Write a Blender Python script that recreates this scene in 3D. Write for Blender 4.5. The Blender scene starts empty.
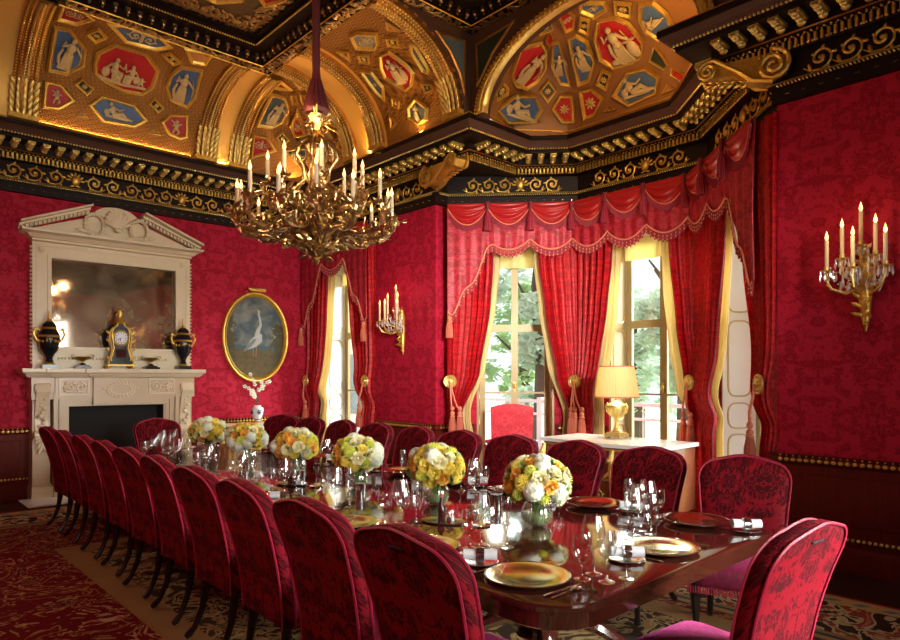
import bpy, math, random
from math import sin, cos, pi, sqrt, radians
from mathutils import Vector, Matrix
random.seed(7)
SC = bpy.context.scene
COL = SC.collection
V = Vector
I4 = Matrix.Identity(4)
FRAME = {}

# ------------------------------------------------------------------ mesh builder
class MB:
    def __init__(s, M=None):
        s.v = []; s.f = []; s.M = M or I4
    def add(s, vs, fs):
        b = len(s.v)
        M = s.M
        s.v += [M @ V(p) for p in vs]
        s.f += [tuple(i + b for i in f) for f in fs]
        return s
    def box(s, x0, x1, y0, y1, z0, z1):
        return s.add([(x0,y0,z0),(x1,y0,z0),(x1,y1,z0),(x0,y1,z0),(x0,y0,z1),(x1,y0,z1),(x1,y1,z1),(x0,y1,z1)],
                     [(0,3,2,1),(4,5,6,7),(0,1,5,4),(1,2,6,5),(2,3,7,6),(3,0,4,7)])
    def obox(s, c, sz, M=None):
        M = M or I4
        c = V(c); h = V(sz) / 2
        vs = [c + M.to_3x3() @ V((h.x*a, h.y*b, h.z*d)) for a,b,d in
              ((-1,-1,-1),(1,-1,-1),(1,1,-1),(-1,1,-1),(-1,-1,1),(1,-1,1),(1,1,1),(-1,1,1))]
        return s.add(vs, [(0,3,2,1),(4,5,6,7),(0,1,5,4),(1,2,6,5),(2,3,7,6),(3,0,4,7)])
    def lathe(s, prof, seg=16, c=(0,0,0), M=None, caps=True):
        M = M or I4
        c = V(c); vs = []; fs = []; R = M.to_3x3()
        for r, z in prof:
            for k in range(seg):
                a = 2*pi*k/seg
                vs.append(c + R @ V((r*cos(a), r*sin(a), z)))
        n = len(prof)
        for i in range(n-1):
            for k in range(seg):
                k2 = (k+1) % seg
                fs.append((i*seg+k, i*seg+k2, (i+1)*seg+k2, (i+1)*seg+k))
        if caps:
            fs.append(tuple(range(seg))[::-1])
            fs.append(tuple((n-1)*seg+k for k in range(seg)))
        return s.add(vs, fs)
    def ell(s, c, r, seg=10, rings=6, M=None):
        M = M or I4
        if not hasattr(r, '__len__'): r = (r, r, r)
        c = V(c); R = M.to_3x3(); vs = [c + R @ V((0,0,-r[2]))]; fs = []
        for i in range(1, rings):
            t = -pi/2 + pi*i/rings
            for k in range(seg):
                a = 2*pi*k/seg
                vs.append(c + R @ V((r[0]*cos(t)*cos(a), r[1]*cos(t)*sin(a), r[2]*sin(t))))
        vs.append(c + R @ V((0,0,r[2])))
        for k in range(seg): fs.append((0, 1+(k+1)%seg, 1+k))
        for i in range(rings-2):
            for k in range(seg):
                a = 1+i*seg; b = a+seg; k2 = (k+1)%seg
                fs.append((a+k, a+k2, b+k2, b+k))
        a = 1+(rings-2)*seg; top = len(vs)-1
        for k in range(seg): fs.append((a+k, a+(k+1)%seg, top))
        return s.add(vs, fs)
    def tube(s, pts, r, seg=8, caps=True, flat=1.0, up=(0,0,1)):
        pts = [V(p) for p in pts]; n = len(pts)
        if not hasattr(r, '__len__'): r = [r]*n
        vs = []; fs = []; prev = None
        for i, p in enumerate(pts):
            t = (pts[min(i+1,n-1)] - pts[max(i-1,0)])
            if t.length < 1e-9: t = V((0,0,1))
            t.normalize()
            if prev is None:
                u = V(up)
                if abs(t.dot(u)) > .95: u = V((1,0,0))
                a = t.cross(u).normalized()
            else:
                a = prev - t*prev.dot(t)
                if a.length < 1e-6: a = t.orthogonal()
                a.normalize()
            prev = a; b = t.cross(a)
            for k in range(seg):
                w = 2*pi*k/seg
                vs.append(p + a*cos(w)*r[i] + b*sin(w)*r[i]*flat)
        for i in range(n-1):
            for k in range(seg):
                k2 = (k+1)%seg
                fs.append((i*seg+k, i*seg+k2, (i+1)*seg+k2, (i+1)*seg+k))
        if caps:
            fs.append(tuple(range(seg))[::-1]); fs.append(tuple((n-1)*seg+k for k in range(seg)))
        return s.add(vs, fs)
    def rbox(s, c, sz, r, seg=16, rings=10, M=None):
        M = M or I4
        c = V(c); h = V(sz)/2; R = M.to_3x3()
        h = V([max(x-r, 0) for x in h]); vs = []; fs = []
        def sg(x): return 1 if x > 1e-6 else (-1 if x < -1e-6 else 0)
        for i in range(rings+1):
            t = -pi/2 + pi*i/rings
            for k in range(seg):
                a = 2*pi*(k+.5)/seg
                n = V((cos(t)*cos(a), cos(t)*sin(a), sin(t)))
                if i in (0, rings): n = V((0.001*cos(a), .001*sin(a), sin(t)))
                vs.append(c + R @ V((sg(cos(a))*h.x + n.x*r, sg(sin(a))*h.y + n.y*r, (1 if t >= 0 else -1)*h.z + n.z*r)))
        for i in range(rings):
            for k in range(seg):
                k2 = (k+1)%seg
                fs.append((i*seg+k, i*seg+k2, (i+1)*seg+k2, (i+1)*seg+k))
        fs.append(tuple(range(seg))[::-1]); fs.append(tuple(rings*seg+k for k in range(seg)))
        return s.add(vs, fs)
    def grid(s, fn, nu, nv, closed=False):
        vs = [fn(i/nu, j/nv) for j in range(nv+1) for i in range(nu+1)]
        fs = [(j*(nu+1)+i, j*(nu+1)+i+1, (j+1)*(nu+1)+i+1, (j+1)*(nu+1)+i) for j in range(nv) for i in range(nu)]
        return s.add(vs, fs)
    def sheet(s, fn, nu, nv, off):
        """a sheet with real thickness: fn gives points, off(u, v) the shift to the back side"""
        vs = [V(fn(i/nu, j/nv)) for j in range(nv+1) for i in range(nu+1)]
        n = len(vs)
        vb = [vs[j*(nu+1)+i] + V(off(i/nu, j/nv)) for j in range(nv+1) for i in range(nu+1)]
        fs = []
        for j in range(nv):
            for i in range(nu):
                a = j*(nu+1)+i; q = (a, a+1, a+nu+2, a+nu+1)
                fs.append(q); fs.append(tuple(x+n for x in q[::-1]))
        for j in range(nv):
            a = j*(nu+1); fs.append((a, a+nu+1, a+nu+1+n, a+n))
            a = j*(nu+1)+nu; fs.append((a, a+n, a+nu+1+n, a+nu+1))
        for i in range(nu):
            fs.append((i, i+n, i+1+n, i+1)); a = nv*(nu+1)+i; fs.append((a, a+1, a+1+n, a+n))
        return s.add(vs+vb, fs)
    def prism(s, poly, d0, d1, M=None):
        """poly in the local xy plane, extruded along z"""
        M = M or I4
        n = len(poly)
        vs = [M @ V((x,y,d0)) for x,y in poly] + [M @ V((x,y,d1)) for x,y in poly]
        fs = [tuple(range(n))[::-1], tuple(range(n,2*n))] + [(i,(i+1)%n,(i+1)%n+n,i+n) for i in range(n)]
        return s.add(vs, fs)
    def sweep(s, prof, path, closed=False, side=1, endcaps=True):
        """profile of (offset, z) carried along a plan path with mitred corners; offset goes to the left (side=1) or right"""
        P = [V((x,y)) for x,y in path]; n = len(P); vs = []; fs = []; m = len(prof)
        for i in range(n):
            if closed: a, b = P[i-1], P[(i+1)%n]
            else: a, b = P[max(i-1,0)], P[min(i+1,n-1)]
            d1 = (P[i]-a) if (closed or i > 0) else (b-P[i]); d2 = (b-P[i]) if (closed or i < n-1) else d1
            d1 = d1.normalized(); d2 = d2.normalized()
            n1 = V((-d1.y, d1.x)); n2 = V((-d2.y, d2.x))
            mm = (n1+n2); mm.normalize()
            k = 1/max(mm.dot(n1), .25)
            for o, z in prof:
                q = P[i] + mm*(o*k*side); vs.append((q.x, q.y, z))
        cnt = n if closed else n-1
        for i in range(cnt):
            j = (i+1)%n
            for q in range(m-1):
                f = (i*m+q, j*m+q, j*m+q+1, i*m+q+1)
                fs.append(f if side < 0 else f[::-1])
        if not closed and endcaps:
            fs.append(tuple(range(m))); fs.append(tuple((n-1)*m+q for q in range(m))[::-1])
        return s.add(vs, fs)
    def build(s, name, m, parent=None, ang=40, world=True, recalc=False):
        me = bpy.data.meshes.new(name)
        vs = s.v
        if parent is not None and world:
            inv = FRAME.get(parent.name, I4).inverted()
            vs = [inv @ p for p in vs]
        me.from_pydata([tuple(p) for p in vs], [], s.f)
        if recalc:
            import bmesh
            bm = bmesh.new(); bm.from_mesh(me); bmesh.ops.recalc_face_normals(bm, faces=bm.faces); bm.to_mesh(me); bm.free()
        if isinstance(m, str): m = MAT[m]
        me.materials.append(m)
        me.shade_smooth(); me.set_sharp_from_angle(angle=radians(ang))
        me.update()
        o = bpy.data.objects.new(name, me); COL.objects.link(o)
        if parent is not None:
            o.parent = parent
            FRAME[o.name] = FRAME.get(parent.name, I4)
        return o

def tag(o, label=None, cat=None, group=None, kind=None):
    if label: o['label'] = label
    if cat: o['category'] = cat
    if group: o['group'] = group
    if kind: o['kind'] = kind
    return o
def thing(name, label, cat, loc=(0,0,0), rz=0, group=None):
    o = bpy.data.objects.new(name, None); COL.objects.link(o)
    o.location = loc; o.rotation_euler = (0,0,rz); o.empty_display_size = .1
    FRAME[o.name] = Matrix.Translation(V(loc)) @ Matrix.Rotation(rz, 4, 'Z')
    return tag(o, label, cat, group)
def dup(root, loc, rz, label=None, group=None):
    """a copy of a thing with copies of its parts and sub-parts (mesh data shared)"""
    r = root.copy(); COL.objects.link(r); r.location = loc; r.rotation_euler = (0,0,rz)
    if label: r['label'] = label
    if group: r['group'] = group
    def rec(src, dst):
        for ch in list(src.children):
            c = ch.copy(); COL.objects.link(c); c.parent = dst
            rec(ch, c)
    rec(root, r)
    return r
def copy1(o, loc, rz=0, label=None):
    c = o.copy(); COL.objects.link(c); c.location = loc; c.rotation_euler = (0,0,rz)
    if label: c['label'] = label
    return c
def lerp(a, b, t): return a + (b-a)*t
def interp(tab, x):
    """tab: [(x, y)] sorted by x"""
    if x <= tab[0][0]: return tab[0][1]
    for (a, ya), (b, yb) in zip(tab, tab[1:]):
        if x <= b:
            t = (x-a)/(b-a); t = t*t*(3-2*t)*.5 + t*.5
            return ya + (yb-ya)*t
    return tab[-1][1]
def rot_to(n, up=(0,0,1)):
    """matrix whose z axis is n and whose y axis leans to up"""
    n = V(n).normalized(); u = V(up)
    x = u.cross(n)
    if x.length < 1e-4: x = V((1,0,0)).cross(n)
    x.normalize(); y = n.cross(x)
    return Matrix((x, y, n)).transposed().to_4x4()

# ------------------------------------------------------------------ materials
MAT = {}
class NT:
    def __init__(s, name):
        m = bpy.data.materials.new(name); m.use_nodes = True; s.m = m; s.t = m.node_tree
        s.t.nodes.clear(); MAT[name] = m
        s.out = s.n('ShaderNodeOutputMaterial')
    def n(s, typ, ins=None, **kw):
        o = s.t.nodes.new(typ)
        for k, v in kw.items(): setattr(o, k, v)
        for k, v in (ins or {}).items():
            if isinstance(v, bpy.types.NodeSocket): s.t.links.new(v, o.inputs[k])
            else: o.inputs[k].default_value = v
        return o
    def math(s, op, a, b=None, c=None, clamp=False):
        ins = {0: a}
        if b is not None: ins[1] = b
        if c is not None: ins[2] = c
        return s.n('ShaderNodeMath', ins, operation=op, use_clamp=clamp).outputs[0]
    def mixc(s, f, a, b, blend='MIX'):
        o = s.n('ShaderNodeMix', data_type='RGBA', blend_type=blend)
        for k, v in ((0, f), (6, a), (7, b)):
            if isinstance(v, bpy.types.NodeSocket): s.t.links.new(v, o.inputs[k])
            else: o.inputs[k].default_value = v if k == 0 else c4(v)
        return o.outputs[2]
    def ramp(s, f, stops, interp='LINEAR'):
        o = s.n('ShaderNodeValToRGB', {0: f}); r = o.color_ramp; r.interpolation = interp
        while len(r.elements) < len(stops): r.elements.new(.5)
        for e, (p, c) in zip(r.elements, stops):
            e.position = p; e.color = c4(c)
        return o.outputs[0]
    def bsdf(s, col, rough=.5, metal=0, bump=None, bs=.3, bd=.01, **kw):
        ins = {'Base Color': c4(col) if not isinstance(col, bpy.types.NodeSocket) else col, 'Roughness': rough, 'Metallic': metal}
        ins.update(kw)
        p = s.n('ShaderNodeBsdfPrincipled', ins)
        if bump is not None:
            b = s.n('ShaderNodeBump', {'Height': bump, 'Strength': bs, 'Distance': bd})
            s.t.links.new(b.outputs[0], p.inputs['Normal'])
        s.t.links.new(p.outputs[0], s.out.inputs[0])
        return p
    def obj(s): return s.n('ShaderNodeTexCoord').outputs['Object']
    def geo(s): return s.n('ShaderNodeNewGeometry').outputs['Position']
    def noise(s, vec, scale, detail=2, dist=0, rough=.5):
        return s.n('ShaderNodeTexNoise', {'Vector': vec, 'Scale': scale, 'Detail': detail, 'Distortion': dist, 'Roughness': rough}).outputs[0]
def c4(c):
    if isinstance(c, (int, float)): return (c, c, c, 1)
    return (c[0], c[1], c[2], 1)

def simple(name, col, rough=.5, metal=0, var=0, vs=8, bs=0, bscale=40, **kw):
    t = NT(name); c = col; b = None
    if var:
        n = t.noise(t.obj(), vs, 3)
        c = t.mixc(n, [x*(1-var) for x in col], [min(1, x*(1+var)) for x in col])
    if bs: b = t.noise(t.obj(), bscale, 3)
    t.bsdf(c, rough, metal, b, bs, **kw); return t.m

def damask_mask(t, u, v, period, seed=0., fine=3.2):
    """a mirrored, repeated leaf-and-flower figure: 1 on the figure, 0 on the ground"""
    a = t.math('PINGPONG', t.math('DIVIDE', u, period), 1.0)
    b = t.math('PINGPONG', t.math('DIVIDE', v, period), 3.1)
    vec = t.n('ShaderNodeCombineXYZ', {0: a, 1: b, 2: seed}).outputs[0]
    n = t.noise(vec, fine*.75, 2.2, 1.1, .5)
    m1 = t.math('MULTIPLY', t.math('SUBTRACT', n, .49), 34, clamp=True)
    n2 = t.noise(vec, fine*2.1, 1.5, 1.6)
    vein = t.math('MULTIPLY', t.math('SUBTRACT', t.math('ABSOLUTE', t.math('SUBTRACT', n2, .5)), .020), 45, clamp=True)
    leaf = t.math('MULTIPLY', t.math('SUBTRACT', n2, .60), 30, clamp=True)
    return t.math('MULTIPLY', t.math('MAXIMUM', m1, leaf), vein)
def damask(name, ground, figure, period, plan=(1,1,0), vert=(0,0,1), rg=.45, rf=.75, seed=0., sheen=0, sheencol=(1,.3,.4), fine=3.2, transl=0, spec=.5):
    t = NT(name); o = t.obj()
    u = t.n('ShaderNodeVectorMath', {0: o, 1: plan}, operation='DOT_PRODUCT').outputs['Value']
    v = t.n('ShaderNodeVectorMath', {0: o, 1: vert}, operation='DOT_PRODUCT').outputs['Value']
    m = damask_mask(t, u, v, period, seed, fine)
    c = t.mixc(m, ground, figure)
    r = t.math('ADD', rg, t.math('MULTIPLY', m, rf-rg))
    kw = {'Specular IOR Level': spec}
    if sheen: kw.update({'Sheen Weight': sheen, 'Sheen Roughness': .35, 'Sheen Tint': c4(sheencol)})
    weave = t.noise(o, 900, 1)
    p = t.bsdf(c, r, 0, t.math('ADD', t.math('MULTIPLY', m, .6), t.math('MULTIPLY', weave, .3)), .25, .003, **kw)
    if transl:
        tr = t.n('ShaderNodeBsdfTranslucent', {0: c}); mx = t.n('ShaderNodeMixShader', {0: transl})
        t.t.links.new(p.outputs[0], mx.inputs[1]); t.t.links.new(tr.outputs[0], mx.inputs[2]); t.t.links.new(mx.outputs[0], t.out.inputs[0])
    return t.m

damask('wall_damask', (.50,.010,.040), (.32,.005,.019), .40, (1,1,0), rg=.62, rf=.8, seed=.3, fine=3.2, spec=.22)
damask('wall_damask_bay', (.50,.010,.040), (.32,.005,.019), .40, (.3,1,0), rg=.62, rf=.8, seed=.3, fine=3.2, spec=.22)
damask('chair_velvet', (.23,.003,.012), (.060,.0015,.004), .20, (.4,1,0), (1,0,1), rg=.6, rf=.8, seed=2.1, sheen=.08, sheencol=(1,.06,.16), fine=2.7, spec=.15)
damask('curtain_red', (.78,.012,.020), (.52,.007,.012), .16, (.25,1,0), rg=.45, rf=.6, seed=4.2, sheen=.1, transl=.45)
damask('pelmet_red', (.34,.006,.014), (.60,.025,.05), .20, (.25,1,0), rg=.55, rf=.45, seed=1.2, sheen=.2, transl=.1, fine=3.4)
simple('satin_red', (.42,.008,.010), .34, 0, .1, **{'Sheen Weight': .3, 'Sheen Tint': (1,.2,.15,1)})
simple('velvet_plain', (.16,.005,.012), .7, **{'Sheen Weight': .4, 'Sheen Tint': (1,.15,.2,1)})
simple('fringe_red', (.30,.010,.028), .7, 0, .5, 60)
simple('fringe_gold', (.55,.12,.06), .6, 0, .4, 60)
simple('braid', (.75,.22,.12), .55, 0, .3, 90)
def sheer():
    t = NT('curtain_cream'); c = (.86,.70,.36)
    p = t.bsdf(c, .7); tr = t.n('ShaderNodeBsdfTranslucent', {0: c4((.95,.80,.42))}); mx = t.n('ShaderNodeMixShader', {0: .5})
    t.t.links.new(p.outputs[0], mx.inputs[1]); t.t.links.new(tr.outputs[0], mx.inputs[2]); t.t.links.new(mx.outputs[0], t.out.inputs[0])
sheer()
simple('gold', (.98,.53,.11), .42, .9, .35, 18, .5, 45)
simple('gold_bright', (1.0,.68,.22), .38, .85, .25, 30, .4, 60)
simple('gold_dark', (.52,.27,.07), .38, 1, .5, 12, .3, 30)
simple('gold_matt', (.92,.55,.13), .55, .45, .10, 3, .06, 60)
simple('bronze', (.52,.36,.16), .28, 1, .6, 25, .4, 50)
simple('silver', (.86,.85,.82), .16, 1)
simple('charger_gold', (.98,.78,.42), .14, 1, .06, 30)
simple('brass_wood', (.38,.28,.13), .45, .1, .2, 5)
simple('cornice_dark', (.012,.005,.003), .5, 0, .4, 6, **{'Specular IOR Level': .2})
simple('cornice_brown', (.085,.038,.022), .5, 0, .2, 6, **{'Specular IOR Level': .3})
simple('olive_gilt', (.10,.062,.022), .5, .3, .3, 5)
simple('marble', (.62,.47,.31), .32, 0, .10, 5, .04, 30)
simple('marble_light', (.76,.62,.43), .28, 0, .08, 9, .05, 40)
simple('marble_white', (.85,.83,.80), .12, 0, .05, 6)
simple('mantel_white', (.80,.67,.45), .35, 0, .08, 7)
simple('white_paint', (.80,.80,.78), .4, 0, .03)
simple('porcelain_black', (.008,.010,.012), .2)
simple('porcelain_white', (.85,.85,.88), .15)
simple('porcelain_blue', (.02,.03,.16), .2)
simple('black_wood', (.012,.006,.005), .3)
simple('firebox_black', (.006,.005,.005), .8)
simple('linen', (.60,.60,.62), .8, 0, .04, 30)
simple('candle_wax', (.62,.50,.32), .5, **{'Subsurface Weight': .2, 'Subsurface Radius': (.02,.01,.006,)})
simple('butter', (.85,.55,.14), .4)
simple('bottle_dark', (.06,.008,.008), .12)
simple('slot_black', (.02,.002,.004), .8)
simple('lamp_shade', (.86,.76,.50), .8, **{'Transmission Weight': 0})
simple('petal_yellow', (.93,.68,.10), .6, 0, .18, 30)
simple('petal_orange', (.95,.42,.05), .6, 0, .22, 30)
simple('petal_cream', (.84,.76,.42), .6, 0, .12, 30)
simple('petal_white', (.72,.74,.58), .65, 0, .1, 60)
simple('petal_lime', (.80,.82,.12), .6, 0, .15, 40)
simple('leaf_green', (.10,.20,.035), .5, 0, .4, 20)
simple('stem_green', (.12,.20,.06), .4, 0, .3, 20)
simple('steel_cable', (.3,.3,.3), .3, 1)
def emis(name, col, st):
    t = NT(name); e = t.n('ShaderNodeEmission', {0: c4(col), 1: st}); t.t.links.new(e.outputs[0], t.out.inputs[0])
emis('flame', (1.0,.50,.14), 5)
def glassy(name, tint=(.97,.99,.98), f=1.0, base=.06):
    t = NT(name)
    tr = t.n('ShaderNodeBsdfTransparent', {0: c4(tint)}); gl = t.n('ShaderNodeBsdfGlossy', {0: (1,1,1,1), 1: .02})
    fr = t.n('ShaderNodeLayerWeight', {0: .35}).outputs['Facing']
    k = t.math('ADD', t.math('MULTIPLY', t.math('POWER', fr, 2.2), f), base, clamp=True)
    mx = t.n('ShaderNodeMixShader', {0: k}); t.t.links.new(tr.outputs[0], mx.inputs[1]); t.t.links.new(gl.outputs[0], mx.inputs[2])
    t.t.links.new(mx.outputs[0], t.out.inputs[0])
glassy('glass', f=1.1, base=.13)
glassy('pane_glass', (.98,1,.99), .35, .03)
simple('crystal', (.88,.84,.86), .06, .35)
def water():
    t = NT('vase_water'); t.bsdf((.35,.45,.22), .2, **{'Alpha': .45})
water()
def wood(name, c1, c2, rough, coat=0, sc=2.2, ax=(1,10,10), **kw):
    t = NT(name); mp = t.n('ShaderNodeMapping', {0: t.obj(), 3: ax}).outputs[0]
    n = t.noise(mp, sc, 5, 1.2); c = t.mixc(n, c1, c2)
    t.bsdf(c, rough, 0, n, .05, .004, **({'Coat Weight': coat, 'Coat Roughness': .06, 'Specular IOR Level': .5 if coat else .15, **kw}))
wood('mahogany_table', (.030,.006,.004), (.075,.018,.009), .10, 1.0, 2, (8,1,8), **{'Coat IOR': 1.9})
wood('mahogany_panel', (.075,.006,.004), (.18,.018,.010), .5, 0, 3, (9,9,1))
wood('floor_wood', (.020,.010,.007), (.050,.024,.015), .3, .3, 3, (1,8,1))
wood('commode_wood', (.22,.05,.02), (.40,.11,.04), .3, .5, 3)
# gilded scale pattern of the coves
def scales():
    t = NT('cove_scales'); o = t.obj()
    u = t.n('ShaderNodeVectorMath', {0: o, 1: (1,1,0)}, operation='DOT_PRODUCT').outputs['Value']
    w = t.n('ShaderNodeVectorMath', {0: o, 1: (.5,-.5,1)}, operation='DOT_PRODUCT').outputs['Value']
    vec = t.n('ShaderNodeCombineXYZ', {0: u, 1: w, 2: 0.}).outputs[0]
    vo = t.n('ShaderNodeTexVoronoi', {'Vector': vec, 'Scale': 13., 'Randomness': .05})
    s = t.math('SINE', t.math('MULTIPLY', vo.outputs['Distance'], 24.)); s = t.math('ADD', t.math('MULTIPLY', s, .5), .5)
    c = t.mixc(s, (.11,.036,.006), (.62,.28,.042))
    t.bsdf(c, .5, .35, s, .6, .008)
scales()
simple('bay_ochre', (.30,.125,.030), .5, .15, .08, 4)
for k, c in dict(red=(.48,.012,.015), blue=(.07,.13,.26), dark=(.02,.03,.015), slate=(.09,.12,.13), grey=(.30,.28,.24), orange=(.62,.26,.08), ochre=(.42,.20,.05)).items():
    simple('panel_'+k, c, .45, 0, .15, 12)
simple('relief_cream', (.56,.42,.20), .5, 0, .12, 30)
simple('relief_gold', (.70,.48,.16), .4, .5, .2, 30)

COVE_COFFERS = [
  ('red','group',[(2.301, 9.079, 5.554), (2.306, 8.945, 5.632), (2.462, 8.766, 5.706), (2.837, 8.76, 5.705), (3.043, 8.931, 5.638), (3.046, 9.166, 5.492), (2.944, 9.287, 5.38), (2.7, 9.309, 5.356), (2.469, 9.257, 5.413), (2.336, 9.196, 5.467)]),
  ('blue','stand',[(1.805, 8.774, 5.7), (1.966, 8.755, 5.709), (2.185, 8.954, 5.626), (2.207, 9.152, 5.503), (2.048, 9.292, 5.376), (1.832, 9.301, 5.369)]),
  ('red','putto',[(1.828, 9.38, 5.264), (2.006, 9.378, 5.268), (2.177, 9.459, 5.138), (2.012, 9.509, 4.993), (1.826, 9.517, 4.967)]),
  ('dark','boss',[(2.217, 9.279, 5.39), (2.37, 9.341, 5.321), (2.307, 9.406, 5.229), (2.144, 9.346, 5.311)]),
  ('dark','boss',[(2.22, 8.568, 5.751), (2.347, 8.675, 5.73), (2.257, 8.827, 5.683), (2.12, 8.714, 5.719)]),
  ('red','scroll',[(1.802, 8.334, 5.811), (1.982, 8.331, 5.839), (2.152, 8.454, 5.766), (2.013, 8.623, 5.74), (1.797, 8.652, 5.735)]),
  ('blue','scroll',[(2.29, 8.435, 5.767), (2.517, 8.334, 5.827), (2.84, 8.335, 5.799), (3.049, 8.482, 5.765), (2.899, 8.615, 5.744), (2.545, 8.656, 5.736)]),
  ('blue','recline',[(2.472, 9.377, 5.267), (2.877, 9.383, 5.26), (3.064, 9.463, 5.122), (2.916, 9.511, 4.999), (2.526, 9.517, 4.974), (2.337, 9.46, 5.132)]),
  ('blue','stand',[(3.273, 8.78, 5.699), (3.546, 8.731, 5.716), (3.605, 9.154, 5.502), (3.557, 9.3, 5.368), (3.303, 9.263, 5.408), (3.195, 9.124, 5.523), (3.188, 8.94, 5.634)]),
  ('red','putto',[(3.347, 9.385, 5.263), (3.578, 9.355, 5.303), (3.621, 9.5, 5.033), (3.527, 9.512, 4.982), (3.373, 9.504, 5.017), (3.235, 9.454, 5.143)]),
  ('dark','boss',[(3.062, 8.587, 5.748), (3.241, 8.694, 5.724), (3.171, 8.792, 5.697), (2.99, 8.68, 5.73)]),
  ('dark','boss',[(3.104, 9.276, 5.397), (3.251, 9.344, 5.311), (3.186, 9.397, 5.244), (3.037, 9.344, 5.317)]),
  ('orange','none',[(3.165, 8.39, 5.77), (3.529, 8.332, 5.813), (3.533, 8.6, 5.747), (3.344, 8.639, 5.739)]),
  ('ochre','none',[(2.254, 9.497, 5.038), (2.339, 9.513, 4.981), (2.195, 9.517, 4.963)]),
  ('ochre','none',[(3.155, 9.494, 5.049), (3.256, 9.516, 4.976), (3.07, 9.518, 4.964)]),
  ('slate','stand',[(4.541, 8.732, 5.713), (4.767, 8.72, 5.691), (4.921, 8.898, 5.622), (4.921, 9.143, 5.511), (4.813, 9.256, 5.411), (4.573, 9.281, 5.389)]),
  ('red','scroll',[(4.558, 9.369, 5.283), (4.795, 9.361, 5.294), (4.993, 9.451, 5.146), (4.599, 9.522, 4.949)]),
  ('dark','boss',[(4.998, 9.255, 5.413), (5.155, 9.321, 5.34), (5.09, 9.402, 5.235), (4.923, 9.338, 5.324)]),
  ('red','scroll',[(4.98, 8.741, 5.591), (5.125, 8.839, 5.494), (5.278, 9.024, 5.345), (5.242, 9.268, 5.384), (5.098, 9.163, 5.492)]),
  ('slate','recline',[(5.262, 9.386, 5.261), (5.382, 9.098, 5.198), (5.435, 9.26, 5.092), (5.405, 9.486, 5.073), (5.118, 9.444, 5.158)]),
  ('red','none',[(4.505, 8.37, 5.756), (4.708, 8.427, 5.708), (4.511, 8.616, 5.743)]),
  ('red','none',[(4.616, 8.206, 5.735), (4.78, 8.027, 5.685), (4.829, 8.084, 5.666), (4.765, 8.273, 5.69)]),
  ('ochre','none',[(4.751, 8.531, 5.696), (4.793, 8.444, 5.681), (4.922, 8.604, 5.623), (4.882, 8.709, 5.643)]),
  ('ochre','none',[(4.823, 8.375, 5.668), (4.867, 8.321, 5.65), (4.97, 8.43, 5.598), (4.947, 8.533, 5.608)]),
  ('slate','stand',[(4.975, 8.004, 5.595), (5.144, 7.97, 5.477), (5.33, 7.995, 5.277), (5.344, 8.187, 5.262), (5.29, 8.319, 5.329), (5.181, 8.263, 5.445)]),
  ('dark','boss',[(5.309, 8.431, 5.306), (5.397, 8.404, 5.171), (5.416, 8.461, 5.131), (5.376, 8.566, 5.209)]),
  ('red','scroll',[(5.418, 8.221, 5.127), (5.411, 8.002, 5.14), (5.477, 8.023, 4.958), (5.484, 8.268, 4.933), (5.452, 8.38, 5.043)]),
  ('red','group1',[(4.921, 6.637, 5.622), (4.94, 6.457, 5.612), (5.138, 6.329, 5.483), (5.233, 6.309, 5.395), (5.317, 6.469, 5.298), (5.33, 6.607, 5.282), (5.153, 6.798, 5.472), (5.039, 6.753, 5.556)]),
  ('grey','scroll',[(4.519, 6.696, 5.752), (4.537, 6.55, 5.751), (4.682, 6.355, 5.716), (4.799, 6.472, 5.68), (4.845, 6.606, 5.659), (4.693, 6.815, 5.713)]),
  ('dark','boss',[(4.782, 6.31, 5.686), (4.86, 6.177, 5.652), (4.954, 6.26, 5.609), (4.87, 6.385, 5.648)]),
  ('dark','boss',[(4.767, 6.882, 5.69), (4.856, 6.759, 5.656), (4.945, 6.861, 5.613), (4.868, 6.973, 5.648)]),
  ('slate','scroll',[(4.963, 6.082, 5.603), (5.033, 6.03, 5.56), (5.278, 6.056, 5.348), (5.298, 6.099, 5.323), (5.26, 6.168, 5.368), (5.065, 6.172, 5.538)]),
  ('slate','scroll',[(4.942, 7.101, 5.613), (5.031, 6.937, 5.559), (5.217, 6.916, 5.413), (5.322, 7.043, 5.289), (5.228, 7.096, 5.399)]),
  ('slate','stand',[(5.426, 6.668, 5.11), (5.396, 6.485, 5.173), (5.463, 6.294, 5.008), (5.492, 6.369, 4.882), (5.493, 6.545, 4.868), (5.469, 6.696, 4.986)]),
  ('dark','boss',[(5.33, 6.287, 5.28), (5.363, 6.135, 5.233), (5.401, 6.14, 5.166), (5.393, 6.284, 5.177)]),
  ('dark','boss',[(5.317, 6.871, 5.296), (5.37, 6.767, 5.218), (5.408, 6.834, 5.153), (5.381, 6.935, 5.202)]),
  ('red','none',[(4.628, 6.106, 5.731), (4.8, 6.049, 5.677), (4.715, 6.182, 5.709)]),
  ('red','none',[(4.576, 7.079, 5.742), (4.689, 6.968, 5.714), (4.803, 7.08, 5.677)]),
  ('red','none',[(5.414, 7.04, 5.135), (5.468, 6.949, 5.002), (5.48, 7.095, 4.951)]),
]
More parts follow.
